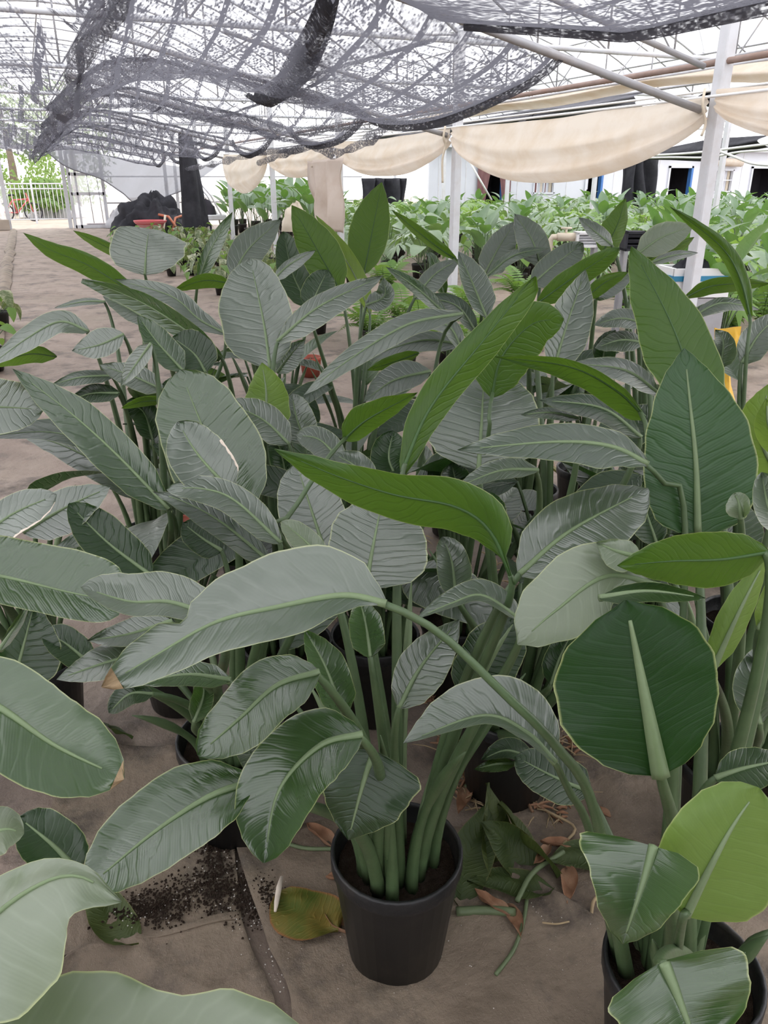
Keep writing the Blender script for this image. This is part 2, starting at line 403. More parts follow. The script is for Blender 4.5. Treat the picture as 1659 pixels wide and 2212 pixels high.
def catmull(p, n):
    """n+1 points evenly spread along a smooth curve through p"""
    p = [Vector(x) for x in p]
    if len(p) == 2: return [p[0].lerp(p[1], i / n) for i in range(n + 1)]
    q = [p[0] * 2 - p[1]] + p + [p[-1] * 2 - p[-2]]
    fine = []
    for k in range(1, len(q) - 2):
        for i in range(12):
            t = i / 12
            a, b, c, d = q[k - 1], q[k], q[k + 1], q[k + 2]
            fine.append(0.5 * ((2 * b) + (c - a) * t + (2 * a - 5 * b + 4 * c - d) * t * t + (3 * b - a - 3 * c + d) * t ** 3))
    fine.append(p[-1])
    L = [0]
    for i in range(1, len(fine)): L.append(L[-1] + (fine[i] - fine[i - 1]).length)
    out = []; j = 0
    for i in range(n + 1):
        s = L[-1] * i / n
        while j < len(L) - 2 and L[j + 1] < s: j += 1
        d = L[j + 1] - L[j]
        out.append(fine[j].lerp(fine[j + 1], (s - L[j]) / d if d > 0 else 0))
    return out
def nz(x, y, z=0.0): return mnoise.noise(Vector((x, y, z)))
def interp(tab, t):
    for (a, va), (b, vb) in zip(tab, tab[1:]):
        if t <= b:
            k = (t - a) / (b - a) if b > a else 0
            k = k * k * (3 - 2 * k) * 0.5 + k * 0.5
            return va + (vb - va) * k
    return tab[-1][1]
# ================================================================== THE SETTING
random.seed(11)
ROWX = (-11.3, -3.3, 4.7, 12.7, 20.7)
YN = [4.9 + 4 * n for n in range(-1, 7)]           # post lines every 4 m
YEND = 29.2
def spread(a, b, d):
    n = max(1, int(round((b - a) / d))); return [a + (b - a) * i / n for i in range(n + 1)]
# floor: ground cloth with wrinkles
xs = spread(-13, -1.4, 1.2) + spread(-1.4, 2.9, 0.032)[1:] + spread(2.9, 6, 0.25)[1:] + spread(6, 36, 2.5)[1:]
ys = spread(-6, 0.2, 1.0) + spread(0.2, 4.6, 0.034)[1:] + spread(4.6, 14, 0.12)[1:] + spread(14, YEND, 0.6)[1:]
def floor_z(x, y):
    w = nz(x * 1.1 + 3, y * 1.1, 1.7) * 0.012 + nz(x * 3.3, y * 3.3, 5.1) * 0.006
    r = abs(nz(x * 2.1 + 9, y * 2.4, 2.2)); w += max(0, 0.09 - r) * 0.10
    r = abs(nz(x * 0.8 - y * 1.4, y * 2.2 + 4, 7.2)); w += max(0, 0.07 - r) * 0.13
    return w - 0.006
b = MB()
b.grid([[(x, y, floor_z(x, y)) for x in xs] for y in ys], None, True)
tag(b.build('floor', MT['floor']), 'brown woven ground cloth covering the greenhouse floor', 'floor', None, 'structure')
b = MB(); b.grid([[(x, y, -0.03) for x in spread(-30, 60, 15)] for y in spread(YEND, 75, 9)], None, True)
tag(b.build('ground_outside', MT['earth']), 'pale yard outside the end wall', 'ground', None, 'structure')
# foreground cloth sheets, coloured darker for the shade of leaves and nets
def ground_sheet(name, px, label, z0, sub=26):
    """four corners in the photograph, laid on the floor"""
    c = [onz(x, y) for x, y in px]
    rows = []
    for i in range(sub + 1):
        r = []
        for j in range(sub + 1):
            u, v = j / sub, i / sub
            p = c[0].lerp(c[1], u).lerp(c[3].lerp(c[2], u), v)
            e = min(u, 1 - u, v, 1 - v)
            jit = Vector((nz(p.x * 6, p.y * 6, 3), nz(p.x * 6, p.y * 6, 8), 0)) * 0.03 * (1 if e < 0.03 else 0.3)
            p = p + jit
            lift = (0.010 + 0.012 * max(0, nz(p.x * 5, p.y * 5, 2))) if e < 0.03 else 0.0
            r.append((p.x, p.y, z0 + floor_z(p.x, p.y) + lift * 0.7 + 0.004 * nz(p.x * 8, p.y * 8, 1)))
        rows.append(r)
    m = MB(); m.grid(rows, None, True)
    o = m.build(name, MT['sheet'])
    md = o.modifiers.new('thickness', 'SOLIDIFY'); md.thickness = 0.003
    return tag(o, label, 'ground sheet')
ground_sheet('ground_sheet', [(497, 1775), (1010, 1800), (1900, 2420), (690, 2420)], 'stained brown ground sheet under the front black pot', 0.016)
ground_sheet('ground_sheet', [(150, 2075), (520, 1975), (655, 2420), (-60, 2420)], 'darkened brown ground sheet with a ragged edge below the soil spill', 0.013)

ground_sheet('ground_sheet', [(150, 1600), (500, 1640), (525, 1990), (60, 2090)], 'creased darkened ground sheet under the left front leaves', 0.010)  # added with the next sheet to carry the shaded foreground tone
ground_sheet('ground_sheet', [(1010, 1790), (1330, 1560), (2100, 2000), (1850, 2420)], 'darkened ground sheet between the corner pot and the dark pot', 0.010)
# posts
post_say = {(4.7, 4.9): 'thick white steel post at the cloth knot nearest the lens', (4.7, 8.9): 'second white post from the lens in the curtain row',
            (4.7, 12.9): 'third white post beside the hanging beige drop', (4.7, 16.9): 'fourth white post between two beige lobes',
            (4.7, 20.9): 'fifth white post where the beige curtain ends', (4.7, 24.9): 'white post beside the black hanging net bundle',
            (12.7, 12.9): 'slim white post standing in the plant bed by the barred window', (12.7, 16.9): 'slim white post in the bed behind the first bed post',
            (12.7, 20.9): 'far slim white post in front of the first door', (12.7, 24.9): 'small white post just right of the second curtain post',
            (12.7, 28.9): 'white corner post of the end wall beside the building', (4.7, 28.9): 'white end wall post left of the black bundle'}
for X in (4.7, 12.7):
    for Y in YN[1:]:
        if X > 5 and Y < 10: continue
        m = MB(); m.box((X, Y, 1.5), (0.095, 0.095, 3.0), None, 0.008)
        r = thing('steel_post', post_say.get((X, round(Y, 1)), 'white steel post at the far end of its row'), 'post', (X, Y, 0), 'posts carrying the roof')
        m.build('shaft', MT['steel'], r, False, (X, Y, 0))
        m = MB(); m.box((0, 0, 0.008), (0.18, 0.18, 0.012)); m.build('foot_plate', MT['pipe'], r, False)
# roof trusses: one master, copied
def arch_z(u): return 3.0 + 1.35 * (1 - (2 * u - 1) ** 2)
tr = thing('roof_truss', 'grey pipe roof truss with zigzag webbing under the milky film', 'truss', (0, 0, 0), 'roof trusses')
def pipe_part(name, pts, r, m, par, n=6):
    k = MB(); k.tube(pts, r, n); return k.build(name, m, par)
pipe_part('bottom_chord', [(0, 0, 2.9), (8, 0, 2.9)], 0.030, MT['steel'], tr, 8)
pipe_part('top_chord', [(8 * u, 0, arch_z(u) - 0.04) for u in [i / 24 for i in range(25)]], 0.024, MT['steel'], tr)
for k in range(1, 8):
    u = k / 8; pipe_part('upright', [(k, 0, 2.9), (k, 0, arch_z(u) - 0.04)], 0.014, MT['pipe'], tr)
for k in range(8):
    a, c = (k, k + 1) if k < 4 else (k + 1, k)
    pipe_part('diagonal', [(a, 0, arch_z(a / 8) - 0.04), (c, 0, 2.9)], 0.012, MT['pipe'], tr)
BAY = {1: 'above the shade nets', 2: 'above the split-leaf plant bed', 3: 'over the farthest bay on the right'}
first = True
for bi in range(1, 4):
    for Y in YN[1:] + [YN[0]]:
        t = tr if first else copy_tree(tr)
        first = False
        t.location = (ROWX[bi], Y, 0)
        tag(t, 'grey pipe roof truss with zigzag webbing ' + BAY[bi], None, 'roof trusses ' + BAY[bi])
# slim arch ribs between the trusses, purlins, tie pipes and braces
rib_me = None
m = MB(); m.tube([(8 * u, 0, arch_z(u)) for u in [i / 20 for i in range(21)]], 0.014, 5); rib_me = m.build('arch_rib', MT['pipe'], me_only=True)
for bi in range(1, 4):
    y = 1.9
    while y < 29:
        if all(abs(y - q) > 0.3 for q in YN):
            o = inst('arch_rib', rib_me); o.location = (ROWX[bi], y, 0)
            tag(o, 'slim grey arch rib under the milky film ' + BAY[bi], 'roof rib', 'arch ribs ' + BAY[bi])
        y += 1.0
m = MB(); m.tube([(0, 0, 0), (0, 30, 0)], 0.016, 6); pur_me = m.build('purlin', MT['pipe'], me_only=True)
for bi in range(1, 4):
    for k in (1, 2, 3, 4, 5, 6, 7):
        o = inst('purlin', pur_me); o.location = (ROWX[bi] + k, -0.6, arch_z(k / 8) - 0.025)
        tag(o, 'long grey purlin along the roof arches ' + BAY[bi], 'purlin', 'purlins ' + BAY[bi])
def pipe(name, pts, r, m, label, cat='pipe', n=8, group=None):
    k = MB(); k.tube(pts, r, n); return tag(k.build(name, m), label, cat, group)
pipe('gutter_pipe', [(4.69, -2, 2.26), (4.69, 29, 2.26)], 0.022, MT['rust'], 'brown rusty pipe along the post row above the beige curtain')
pipe('curtain_rail', [(4.60, 0.5, 2.035), (4.60, 21.2, 2.035)], 0.010, MT['white'], 'white rail along the posts carrying the beige curtain')
pipe('tie_rail', [(5.3, 0.5, 2.16), (5.3, 27, 2.16)], 0.010, MT['white'], 'white rail running just behind the beige curtain row')
pipe('side_pipe', [(6.3, 1.0, 2.50), (6.3, 5, 2.56), (6.3, 9, 2.54), (6.3, 14, 2.46), (6.3, 27, 2.46)], 0.014, MT['pipe'], 'grey bowed pipe above the rusty pipe')
m = MB(); m.tube([(-0.05, 0, 1.95), (-3.9, 0, 2.80)], 0.028, 8); br_me = m.build('post_brace', MT['pipe'], me_only=True)
for Y, s in zip(YN[1:-1], ('nearest', 'second', 'third', 'fourth', 'fifth', 'sixth')):
    o = inst('post_brace', br_me); o.location = (4.68, Y + 0.06, 0)
    tag(o, '%s slanting grey brace from the curtain post up under the net' % s, 'brace', 'slanting braces')
m = MB(); m.tube([(-0.05, 0, 2.24), (-2.6, 0, 2.86)], 0.022, 8); br2 = m.build('upper_brace', MT['pipe'], me_only=True)
for Y, s in zip(YN[1:3], ('nearest', 'second')):
    o = inst('upper_brace', br2); o.location = (4.68, Y + 0.12, 0)
    tag(o, 'upper slanting brace of the %s curtain post' % s, 'brace', 'upper slanting braces')
# roof film with lacing cords as parts
for bi, nm in ((1, 'middle'), (2, 'right'), (3, 'far'), (0, 'left')):
    m = MB(); X0 = ROWX[bi]
    U = [i / 20 for i in range(21)]
    Y2 = spread(-9, YEND, 2.0)
    m.grid([[(X0 + 8 * u, y, arch_z(u) + 0.02 + 0.015 * math.sin(y * 3.14)) for u in U] for y in Y2])
    rf = tag(m.build('roof_film', MT['film']), 'milky arched plastic roof of the %s bay' % nm, 'roof', None, 'structure')
    if bi == 1 or bi == 2:
        for sgn in (1, -1):
            y = -4.0
            while y < 28:
                pts = []
                for i in range(15):
                    u = i / 14; yy = y + (8 * u * 0.75 if sgn > 0 else 8 * (1 - u) * 0.75)
                    if -2 < yy < 29: pts.append((X0 + 8 * u, yy, arch_z(u) + 0.045))
                if len(pts) > 2:
                    k = MB(); k.tube(pts, 0.011, 4, False); k.build('lacing_cord', MT['cord'], rf)
                y += 1.15 if bi == 1 else 2.3
# ------------------------------------------------------------------ shade nets
def sec(tab, x): return interp(tab, x)
ZR = [(0.30, 2.10), (0.55, 2.34), (0.95, 2.56), (1.4, 2.62), (2.0, 2.52), (2.7, 2.38), (3.35, 2.24), (3.8, 2.16)]
ZR0 = [(0.30, 2.10), (0.55, 2.34), (0.95, 2.58), (1.4, 2.66), (2.0, 2.60), (2.7, 2.46), (3.35, 2.33), (3.8, 2.30)]
ZL = [(-3.6, 2.35), (-2.4, 2.56), (-1.2, 2.66), (-0.4, 2.55), (0.1, 2.34), (0.40, 2.12)]
def shade_net(name, x0, x1, y0, y1, tab, sag, label, mname, seed, edge_sag=0.0, group='shade nets', nx=34, ny=26, skew=0.0):
    rows, uv = [], []
    for i in range(ny + 1):
        v = i / ny; r, ru = [], []
        for j in range(nx + 1):
            u = j / nx; x = x0 + (x1 - x0) * u
            y = y0 + (y1 - y0) * v + skew * (u - 0.5)
            s = sag * (0.55 + 0.6 * math.sin(math.pi * min(1, u * 0.9 + 0.1))) + edge_sag * max(0, u - 0.6) / 0.4
            z = sec(tab, x) - s * (1 - (2 * v - 1) ** 2) ** 0.85
            z += 0.030 * nz(x * 1.4 + seed, y * 0.8, seed) + 0.004 * math.sin(x * 19 + seed + 2 * nz(x, y, 3))
            xx = x + 0.10 * math.sin(math.pi * v) * (0.5 - u) + 0.03 * nz(x * 2, y * 2, seed + 5)
            if tab is ZR0:
                g = max(0, v - 0.62) / 0.38; xx -= 0.34 * g * g * u; z -= 0.10 * g * g * u
                g2 = max(0, v - 0.84) / 0.16; xx -= 0.55 * g2 * u; z += 0.13 * g2 * u
            r.append((xx, y, z)); ru.append((x + seed, y))
        rows.append(r); uv.append(ru)
    m = MB(); m.grid(rows, uv)
    o = m.build(name, MT[mname])
    return tag(o, label, 'shade net', group), rows
say = ['over the front edge of the picture', 'right above the nearest brace', 'behind the second brace', 'above the third curtain post', 'above the beige lobes', 'toward the end wall', 'last before the gate']
for k, Y in enumerate(YN[:-1]):
    x1 = 3.45 if k == 0 else 3.35 if k == 1 else 3.6 + 0.05 * k
    o, rows = shade_net('shade_net', 0.34, x1, Y + 0.05 if k < 2 else Y + 0.40, Y + (3.95 if k < 2 else 3.35), ZR0 if k == 0 else ZR, (0.12, 0.34)[k] if k < 2 else 0.30, 'sagging black net panel %s, right of the gathered seam' % say[k], ('net0', 'net1')[k] if k < 2 else 'net', k * 7.3, 0.12 if k else 0.0)
    hem = [r[-1] for r in rows]
    m = MB(); m.tube([Vector(p) + Vector((0.02, 0, -0.01)) for p in hem], [0.028 + 0.018 * math.sin(math.pi * i / (len(hem) - 1)) for i in range(len(hem))], 8)
    m.build('rolled_hem', MT['netd'], o)
    if k > 1:
        for row, nm2 in ((rows[-1], 'back_hem'), (rows[0], 'front_hem')):
            m = MB(); m.tube(row[::3], 0.02, 6); m.build(nm2, MT['netd'], o)
    # extra strip painting in the dark band of the belly at grazing angle
    mid = len(rows) // 2
    m = MB(); m.grid([[Vector(p) + Vector((0, 0, -0.012)) for p in rows[i]] for i in range(mid - 3, mid + 4)], [[(p[0] * 1.3, p[1]) for p in rows[i]] for i in range(mid - 3, mid + 4)])
    if k > 1: m.build('belly_dark_band', MT['nets'], o)
    o, rows = shade_net('shade_net', -3.4, 0.36, Y + 0.25, Y + 3.7, ZL, 0.28, 'sagging black net panel %s, left of the gathered seam' % say[k], 'net', k * 5.1 + 50, 0.05)
for Yb in (-3.1, -7.1):
    shade_net('shade_net', 0.34, 3.6, Yb + .2, Yb + 3.9, ZR, 0.3, 'black net panel over the bay behind the viewer, %s right half' % ('nearer' if Yb > -5 else 'farther'), 'net', Yb, 0.1, nx=14, ny=10)
    shade_net('shade_net', -3.4, 0.36, Yb + .2, Yb + 3.9, ZL, 0.3, 'black net panel over the bay behind the viewer, %s left half' % ('nearer' if Yb > -5 else 'farther'), 'net', Yb + 9, 0.1, nx=14, ny=10)
# unseen net sheets added behind and to the left to block low sidelight
def light_block_net(name, p0, p1, z1, label):
    n = 40; rows = []
    for j in range(7):
        rows.append([(p0[0] + (p1[0] - p0[0]) * i / n + 0.06 * math.sin(i * 1.3), p0[1] + (p1[1] - p0[1]) * i / n + 0.06 * math.sin(i * 1.7), 0.02 + z1 * j / 6) for i in range(n + 1)])
    m = MB(); m.grid(rows); tag(m.build(name, MT['netd']), label, 'wall', None, 'structure')
light_block_net('light_block_front', (-11, -7.6), (20, -7.6), 3.0, 'added black net sheet blocking light from behind the viewer')
light_block_net('light_block_left', (-9.5, -7.6), (-9.5, 29), 3.0, 'added black net sheet blocking light from the left')
# gathered seam between both net halves
pts = [(0.37 + 0.03 * nz(y, 1, 1), y, 2.09 - 0.07 * abs(math.sin((y - 0.9) / 4 * math.pi))) for y in spread(1.2, 28.6, 0.16)]
m = MB(); m.tube(pts, [0.026 + 0.03 * abs(nz(p[1] * 1.7, 3, 3)) + 0.025 * max(0, abs((p[1] - 0.9) % 4 - 2) - 1.2) for p in pts], 9)
tag(m.build('gathered_net_seam', MT['seam']), 'dark gathered seam where the two halves of the shade net meet', 'net seam')
# a hanging doubled strip from the first panel
cl = [onz(718, -30, 2.42), onz(690, 60, 2.36), onz(655, 130, 2.30), onz(615, 185, 2.25), onz(575, 212, 2.24), onz(540, 196, 2.33)]
cl = catmull(cl, 22)
rows = []
for i, p in enumerate(cl):
    w = 0.055 + 0.05 * math.sin(math.pi * i / 22)
    rows.append([p + Vector((w * (u - 0.5) * 2, 0, 0.03 * math.sin(u * 9 + i * 0.2) - 0.05 * math.sin(math.pi * u))) for u in [j / 8 for j in range(9)]])
m = MB(); m.grid(rows, [[(q.x, q.y) for q in r] for r in rows])
o = m.build('net_fold', MT['netd']); o.modifiers.new('thickness', 'SOLIDIFY').thickness = 0.02
tag(o, 'dark doubled net fold hanging in a curve across the middle of the ceiling', 'net fold')
cl = catmull([onz(x, y, z) for x, y, z in ((440, 262, 2.30), (520, 236, 2.30), (590, 206, 2.32), (700, 152, 2.38), (830, 112, 2.44), (940, 84, 2.46))], 30)  # second strip added for the dark band of a belly seen at grazing
rows = [[p + Vector((0.02 * math.sin(i), (0.10 + 0.07 * math.sin(math.pi * i / 30)) * (u - 0.5) * 2, -0.03 * math.sin(math.pi * u))) for u in [j / 8 for j in range(9)]] for i, p in enumerate(cl)]
m = MB(); m.grid(rows)
tag(m.build('net_fold', MT['netd']), 'added dark band for the net belly seen edge-on, from middle fold up right', 'net fold')
# loose twisted net ropes along the far right edge
for k, (px, lab) in enumerate((([(560, 352), (660, 318), (720, 332), (790, 305), (850, 262)], 'ragged net rope hanging in front of the beige curtain top'),
                              ([(400, 366), (470, 352), (560, 330), (650, 322)], 'ragged net rope running to the black hanging bundle'),
                              ([(480, 255), (560, 262), (640, 285), (720, 275), (800, 268)], 'twisted net rope across the middle of the far nets'))):
    pts = catmull([onx(x, y, 3.75) if k < 2 else onx(x, y, 3.2) for x, y in px], 26)
    m = MB(); m.tube(pts, [0.05 + 0.05 * nz(i * 0.5, k, 2) for i in range(27)], 9, True, 1.0)
    tag(m.build('net_rope', MT['seam']), lab, 'net rope')
# the black bundle hanging from the net beside its pole
c = ony(408, 300, 21.5)
rows = []
for i in range(19):
    v = i / 18; px = 400 + 22 * v; py = 285 + 205 * v
    p = ony(px, py, 21.5); w = 0.14 + 0.16 * v
    rows.append([p + Vector((math.cos(a) * w * (1 + 0.25 * math.sin(5 * a + 2 * v)), math.sin(a) * w * (1 + 0.25 * math.cos(4 * a)), 0)) for a in [2 * math.pi * k / 20 for k in range(20)]])
m = MB(); m.grid(rows, None, False, True)
tag(m.build('net_bundle', MT['black']), 'black net bundle hanging straight down beside the rubbish heap', 'net bundle')
pipe('net_pole', [ony(398, 486, 22), ony(390, 290, 22)], 0.05, MT['bark'], 'brown pole behind the black hanging bundle', 'pole')

# ------------------------------------------------------------------ beige curtain swags along the post row
def swag(name, Ya, Yb, X, zt, low, label, seed, bag=0.10, skew=0.5, endw=0.28):
    """cloth tied at both posts, belly sagging between; low = height of the lowest point"""
    ns, nv = 40, 26
    def col(v):
        r = []
        for i in range(ns + 1):
            s = i / ns
            k = (4 * s * (1 - s)) ** 0.75 * (1 + 0.25 * (s - 0.5) * (skew - 0.5) * 4)
            top = zt - 0.03 * math.sin(math.pi * s)
            bot = top - endw * 0.5 + (low - top + endw * 0.5) * k
            w = min(v, 1.0)
            z = top + (bot - top) * w
            fold = math.sin(w * 17 + 2.2 * nz(s * 3, seed, w * 2)) * 0.042 * (0.3 + k) * w
            x = X - bag * k * math.sin(math.pi * min(1, w * 0.85)) - fold + 0.02 * nz(s * 7, w * 5, seed)
            if v > 1: x += (v - 1) * 0.35 * k + 0.02; z += (v - 1) * 0.25 * k
            r.append((x, Ya + (Yb - Ya) * s, z + 0.012 * nz(s * 5, w * 3, seed + 2)))
        return r
    m = MB(); m.grid([col(1.3 * j / nv) for j in range(nv + 1)])
    o = m.build(name, MT['beige'])
    return tag(o, label, 'curtain', 'beige curtain swags')
swag('curtain_swag', 0.9, 4.85, 4.62, 2.08, 1.62, 'beige cloth swag at the picture edge, behind the nearest post', 1)
SW = swag('curtain_swag', 4.9, 8.86, 4.60, 2.04, onx(1190, 400, 4.6).z + 0.015, 'long beige cloth swag between the first two posts', 2, 0.12, 0.6)
swag('curtain_swag', 8.9, 12.86, 4.60, 2.03, 1.52, 'beige cloth swag between second and third post', 3, 0.10)
swag('curtain_swag', 12.9, 16.86, 4.60, 2.03, 1.50, 'short beige swag lobe left of the hanging drop', 4, 0.16)
swag('curtain_swag', 16.9, 20.9, 4.60, 2.03, 1.18, 'deep baggy beige lobe at the end of the curtain', 5, 0.22)
# cloth end falling to the plants
rows = []
for j in range(23):
    v = j / 22; r = []
    for i in range(19):
        u = i / 18
        a = onx(664 + 14 * v, 348 + 130 * v, 4.45); c = onx(738 - 4 * v, 340 + 165 * v, 4.45)
        p = a.lerp(c, u)
        r.append(p + Vector((0.09 * math.sin(u * 15 + 1.5 * nz(v * 2, u, 4)) * (0.6 + 0.4 * v), 0, 0)))
    rows.append(r)
m = MB(); m.grid(rows); o = m.build('curtain_drop', MT['beigepale']); o.modifiers.new('thickness', 'SOLIDIFY').thickness = 0.006
tag(o, 'pale beige cloth end hanging straight down to the plants', 'curtain')
m = MB(); m.tube(catmull([Vector((4.55, 8.92, 2.05)), Vector((4.53, 8.92, 1.93)), Vector((4.57, 8.94, 1.85)), Vector((4.54, 8.95, 1.70)), Vector((4.55, 8.95, 1.45))], 20), 0.014, 6)
m.build('tie', MT['cream'], SW)
m = MB(); m.tube(catmull([Vector((4.52, 4.86, 2.08)), Vector((4.50, 4.84, 1.98)), Vector((4.55, 4.84, 1.86)), Vector((4.53, 4.84, 1.78))], 16), 0.010, 6)
m.build('tie', MT['cream'], SW)
# second curtain line and folded nets of the next bay
def hang(name, px_top, px_bot, X, mname, label, cat, folds=9, depth=0.25, n=40, group=None):
    """cloth hanging along the row direction at distance X; its upper and lower outlines as seen"""
    T = catmull([onx(x, y, X) for x, y in px_top], n); B = catmull([onx(x, y, X) for x, y in px_bot], n)
    rows = []
    for j in range(15):
        v = j / 14
        rows.append([T[i].lerp(B[i], v) + Vector((-depth * math.sin(math.pi * v) + 0.04 * math.sin(v * folds + 3 * nz(i * 0.12, v, X)), 0, 0)) for i in range(n + 1)])
    m = MB(); m.grid(rows); o = m.build(name, MT[mname])
    return tag(o, label, cat, group)
pipe('net_rail', [(7.42, 0.5, 2.66), (7.42, 28, 2.62)], 0.018, MT['pipe'], 'grey rail carrying the further beige cloth line')
pipe('net_rail', [(8.58, 0.5, 2.70), (8.58, 28, 2.62)], 0.018, MT['pipe'], 'grey rail carrying the folded nets of the next bay')
hang('curtain_swag', [(1760, 120), (1545, 148), (1330, 185), (1160, 212), (1000, 236), (880, 262)], [(1760, 185), (1545, 178), (1385, 192), (1340, 204), (1180, 234), (1085, 240), (1000, 256), (880, 275)], 7.4, 'beige', 'further beige cloth line under the rusty pipe', 'curtain', 9)
hang('folded_net', [(1400, 196), (1300, 212), (1170, 232), (1100, 244), (1000, 262), (880, 282), (820, 296)], [(1400, 236), (1300, 252), (1170, 262), (1080, 276), (1000, 290), (880, 300), (820, 310)], 8.6, 'netgrey', 'folded grey shade net behind the long beige swag', 'shade net', 14)
hang('folded_net', [(1760, 178), (1640, 184), (1570, 190), (1540, 196)], [(1760, 220), (1640, 222), (1570, 228), (1540, 236)], 8.4, 'black', 'folded black net right of the nearest post', 'shade net', 22)
for k, (a, lab) in enumerate((([(1540, 192), (1515, 205), (1480, 228)], 'black net corner tied behind the nearest post'), ([(1165, 238), (1140, 252), (1100, 272)], 'black net corner in the middle of the folded nets'))):
    hang('net_corner', a, [(x, y + 28 - 6 * k) for x, y in a], 8.3, 'black', lab, 'shade net', 8, 0.1, 12)
hang('folded_net', [(1660, 292), (1600, 296), (1540, 300), (1450, 318), (1400, 334)], [(1660, 318), (1600, 330), (1540, 348), (1450, 346), (1400, 345)], 16, 'black', 'black net roll hanging in front of the far doors', 'shade net', 7, 0.3, 30)
for px, X, r, lab in (([(1395, 336), (1460, 333), (1520, 328), (1659, 311), (1800, 296)], 10, 0.018, 'white water hose sagging across the far plant bed, uppermost'),
                      ([(1360, 342), (1450, 340), (1530, 340), (1600, 328), (1700, 322)], 10.2, 0.016, 'white water hose sagging across the far plant bed, lower strand'),
                      ([(1550, 325), (1590, 340), (1630, 354), (1700, 358)], 9.6, 0.018, 'white water hose looping below the others at the right')):
    m = MB(); m.tube(catmull([onx(x, y, X) for x, y in px], 20), r, 6); tag(m.build('water_hose', MT['white']), lab, 'hose')
# dark cloth bundles in front of the far building
for k, (x0, x1, y0, y1, Y, lab) in enumerate(((1345, 1420, 330, 445, 22, 'tall black cloth bundle in front of the white building'), (783, 872, 385, 475, 25, 'black cloth bundle behind the beige drop'))):
    rows = []
    for j in range(13):
        v = j / 12; r = []
        for i in range(41):
            u = i / 40; p = ony(x0 + (x1 - x0) * u + 4 * math.sin(v * 4 + u * 8), y0 + (y1 - y0) * v, Y)
            r.append(p + Vector((0, 0.14 * math.sin(u * 22 + k + nz(v, u * 4, 3)), 0)))
        rows.append(r)
    m = MB(); m.grid(rows); o = m.build('black_cloth_bundle', MT['black']); o.modifiers.new('thickness', 'SOLIDIFY').thickness = 0.06
    tag(o, lab, 'cloth bundle')

# ------------------------------------------------------------------ end wall, gate, building
def wallbox(name, m, x0, x1, z0, z1, y, th, label, cat, kind='structure', bev=0):
    k = MB(); k.box(((x0 + x1) / 2, y, (z0 + z1) / 2), (x1 - x0, th, z1 - z0), None, bev)
    return tag(k.build(name, MT[m], None, False), label, cat, None, kind)
GX0, GX1 = ony(18, 470, 29).x, ony(150, 470, 29).x
DX0, DX1 = ony(150, 470, 29).x, ony(234, 470, 29).x
def film_wall(name, x0, x1, z0, z1, label):
    k = MB(); k.grid([[(x, 29 + 0.03 * math.sin(x * 4 + z), z) for x in spread(x0, x1, 0.4)] for z in spread(z0, z1, 0.5)])
    return tag(k.build(name, MT['film2']), label, 'wall', None, 'structure')
film_wall('wall_back_film', -12, GX0, 0.02, 4.3, 'milky film end wall left of the gate')
film_wall('wall_back_film', GX0, DX1, 2.35, 4.3, 'milky film end wall above the gate')
film_wall('wall_back_film', DX1, 11.4, 0.02, 4.3, 'milky film end wall behind the rubbish heap')
wallbox('baseboard_back', 'curtain', 1.7, 5.2, 0.0, 0.14, 28.9, 0.12, 'low brown kerb at the foot of the end wall', 'kerb')
wallbox('baseboard_left', 'earth', -6, GX0, 0.0, 0.30, 28.8, 0.2, 'low brown kerb left of the gate', 'kerb')
for i, (xx, nm) in enumerate(((GX0, 'left'), (DX0, 'right'))):
    wallbox('trim_%d' % (i + 1), 'steel', xx - 0.06, xx + 0.06, 0, 2.5, 28.9, 0.1, 'white %s jamb of the gateway' % nm, 'jamb')
wallbox('trim_3', 'steel', GX0, DX1, 2.33, 2.45, 28.9, 0.1, 'white lintel above the gateway', 'lintel')
for i, z in enumerate((0.75, 1.55)):
    wallbox('trim_%d' % (4 + i), 'pipe', DX1, 11.4, z - 0.02, z + 0.02, 28.93, 0.04, '%s rail of the film end wall' % ('lower', 'upper')[i], 'rail')
wallbox('trim_6', 'pipe', ony(360, 420, 29).x - 0.05, ony(360, 420, 29).x + 0.05, 0, 3, 28.9, 0.1, 'grey upright in the film wall behind the heap', 'upright')
# door leaf with film panels
dr = thing('door_1', 'white framed film door standing beside the gateway', 'door', ((DX0 + DX1) / 2, 28.8, 0)); dr['kind'] = 'structure'
wd = DX1 - DX0
for nm, c, d in (('stile', (-wd / 2 + 0.14, 0, 1.15), (0.10, 0.06, 2.3)), ('stile', (wd / 2 - 0.05, 0, 1.15), (0.10, 0.06, 2.3)), ('stile', (-wd / 2 + 0.34, 0, 1.15), (0.06, 0.06, 2.3)),
                 ('rail', (0.05, 0, 0.05), (wd - 0.2, 0.06, 0.10)), ('rail', (0.05, 0, 1.04), (wd - 0.2, 0.06, 0.09)), ('rail', (0.05, 0, 1.62), (wd - 0.2, 0.06, 0.09)), ('rail', (0.05, 0, 2.26), (wd - 0.2, 0.06, 0.09))):
    k = MB(); k.box(c, d); k.build(nm, MT['steel'], dr, False)
k = MB(); k.box((0.05, 0.02, 1.15), (wd - 0.3, 0.006, 2.2)); k.build('film_panel', MT['film2'], dr, False)
for q in range(2):
    k = MB(); k.tube([(0.05 + 0.3 * q, -0.05, 2.4), (0.12 + 0.3 * q, -0.05, 0.15)], 0.010, 5); k.build('cord', MT['cord'], dr)
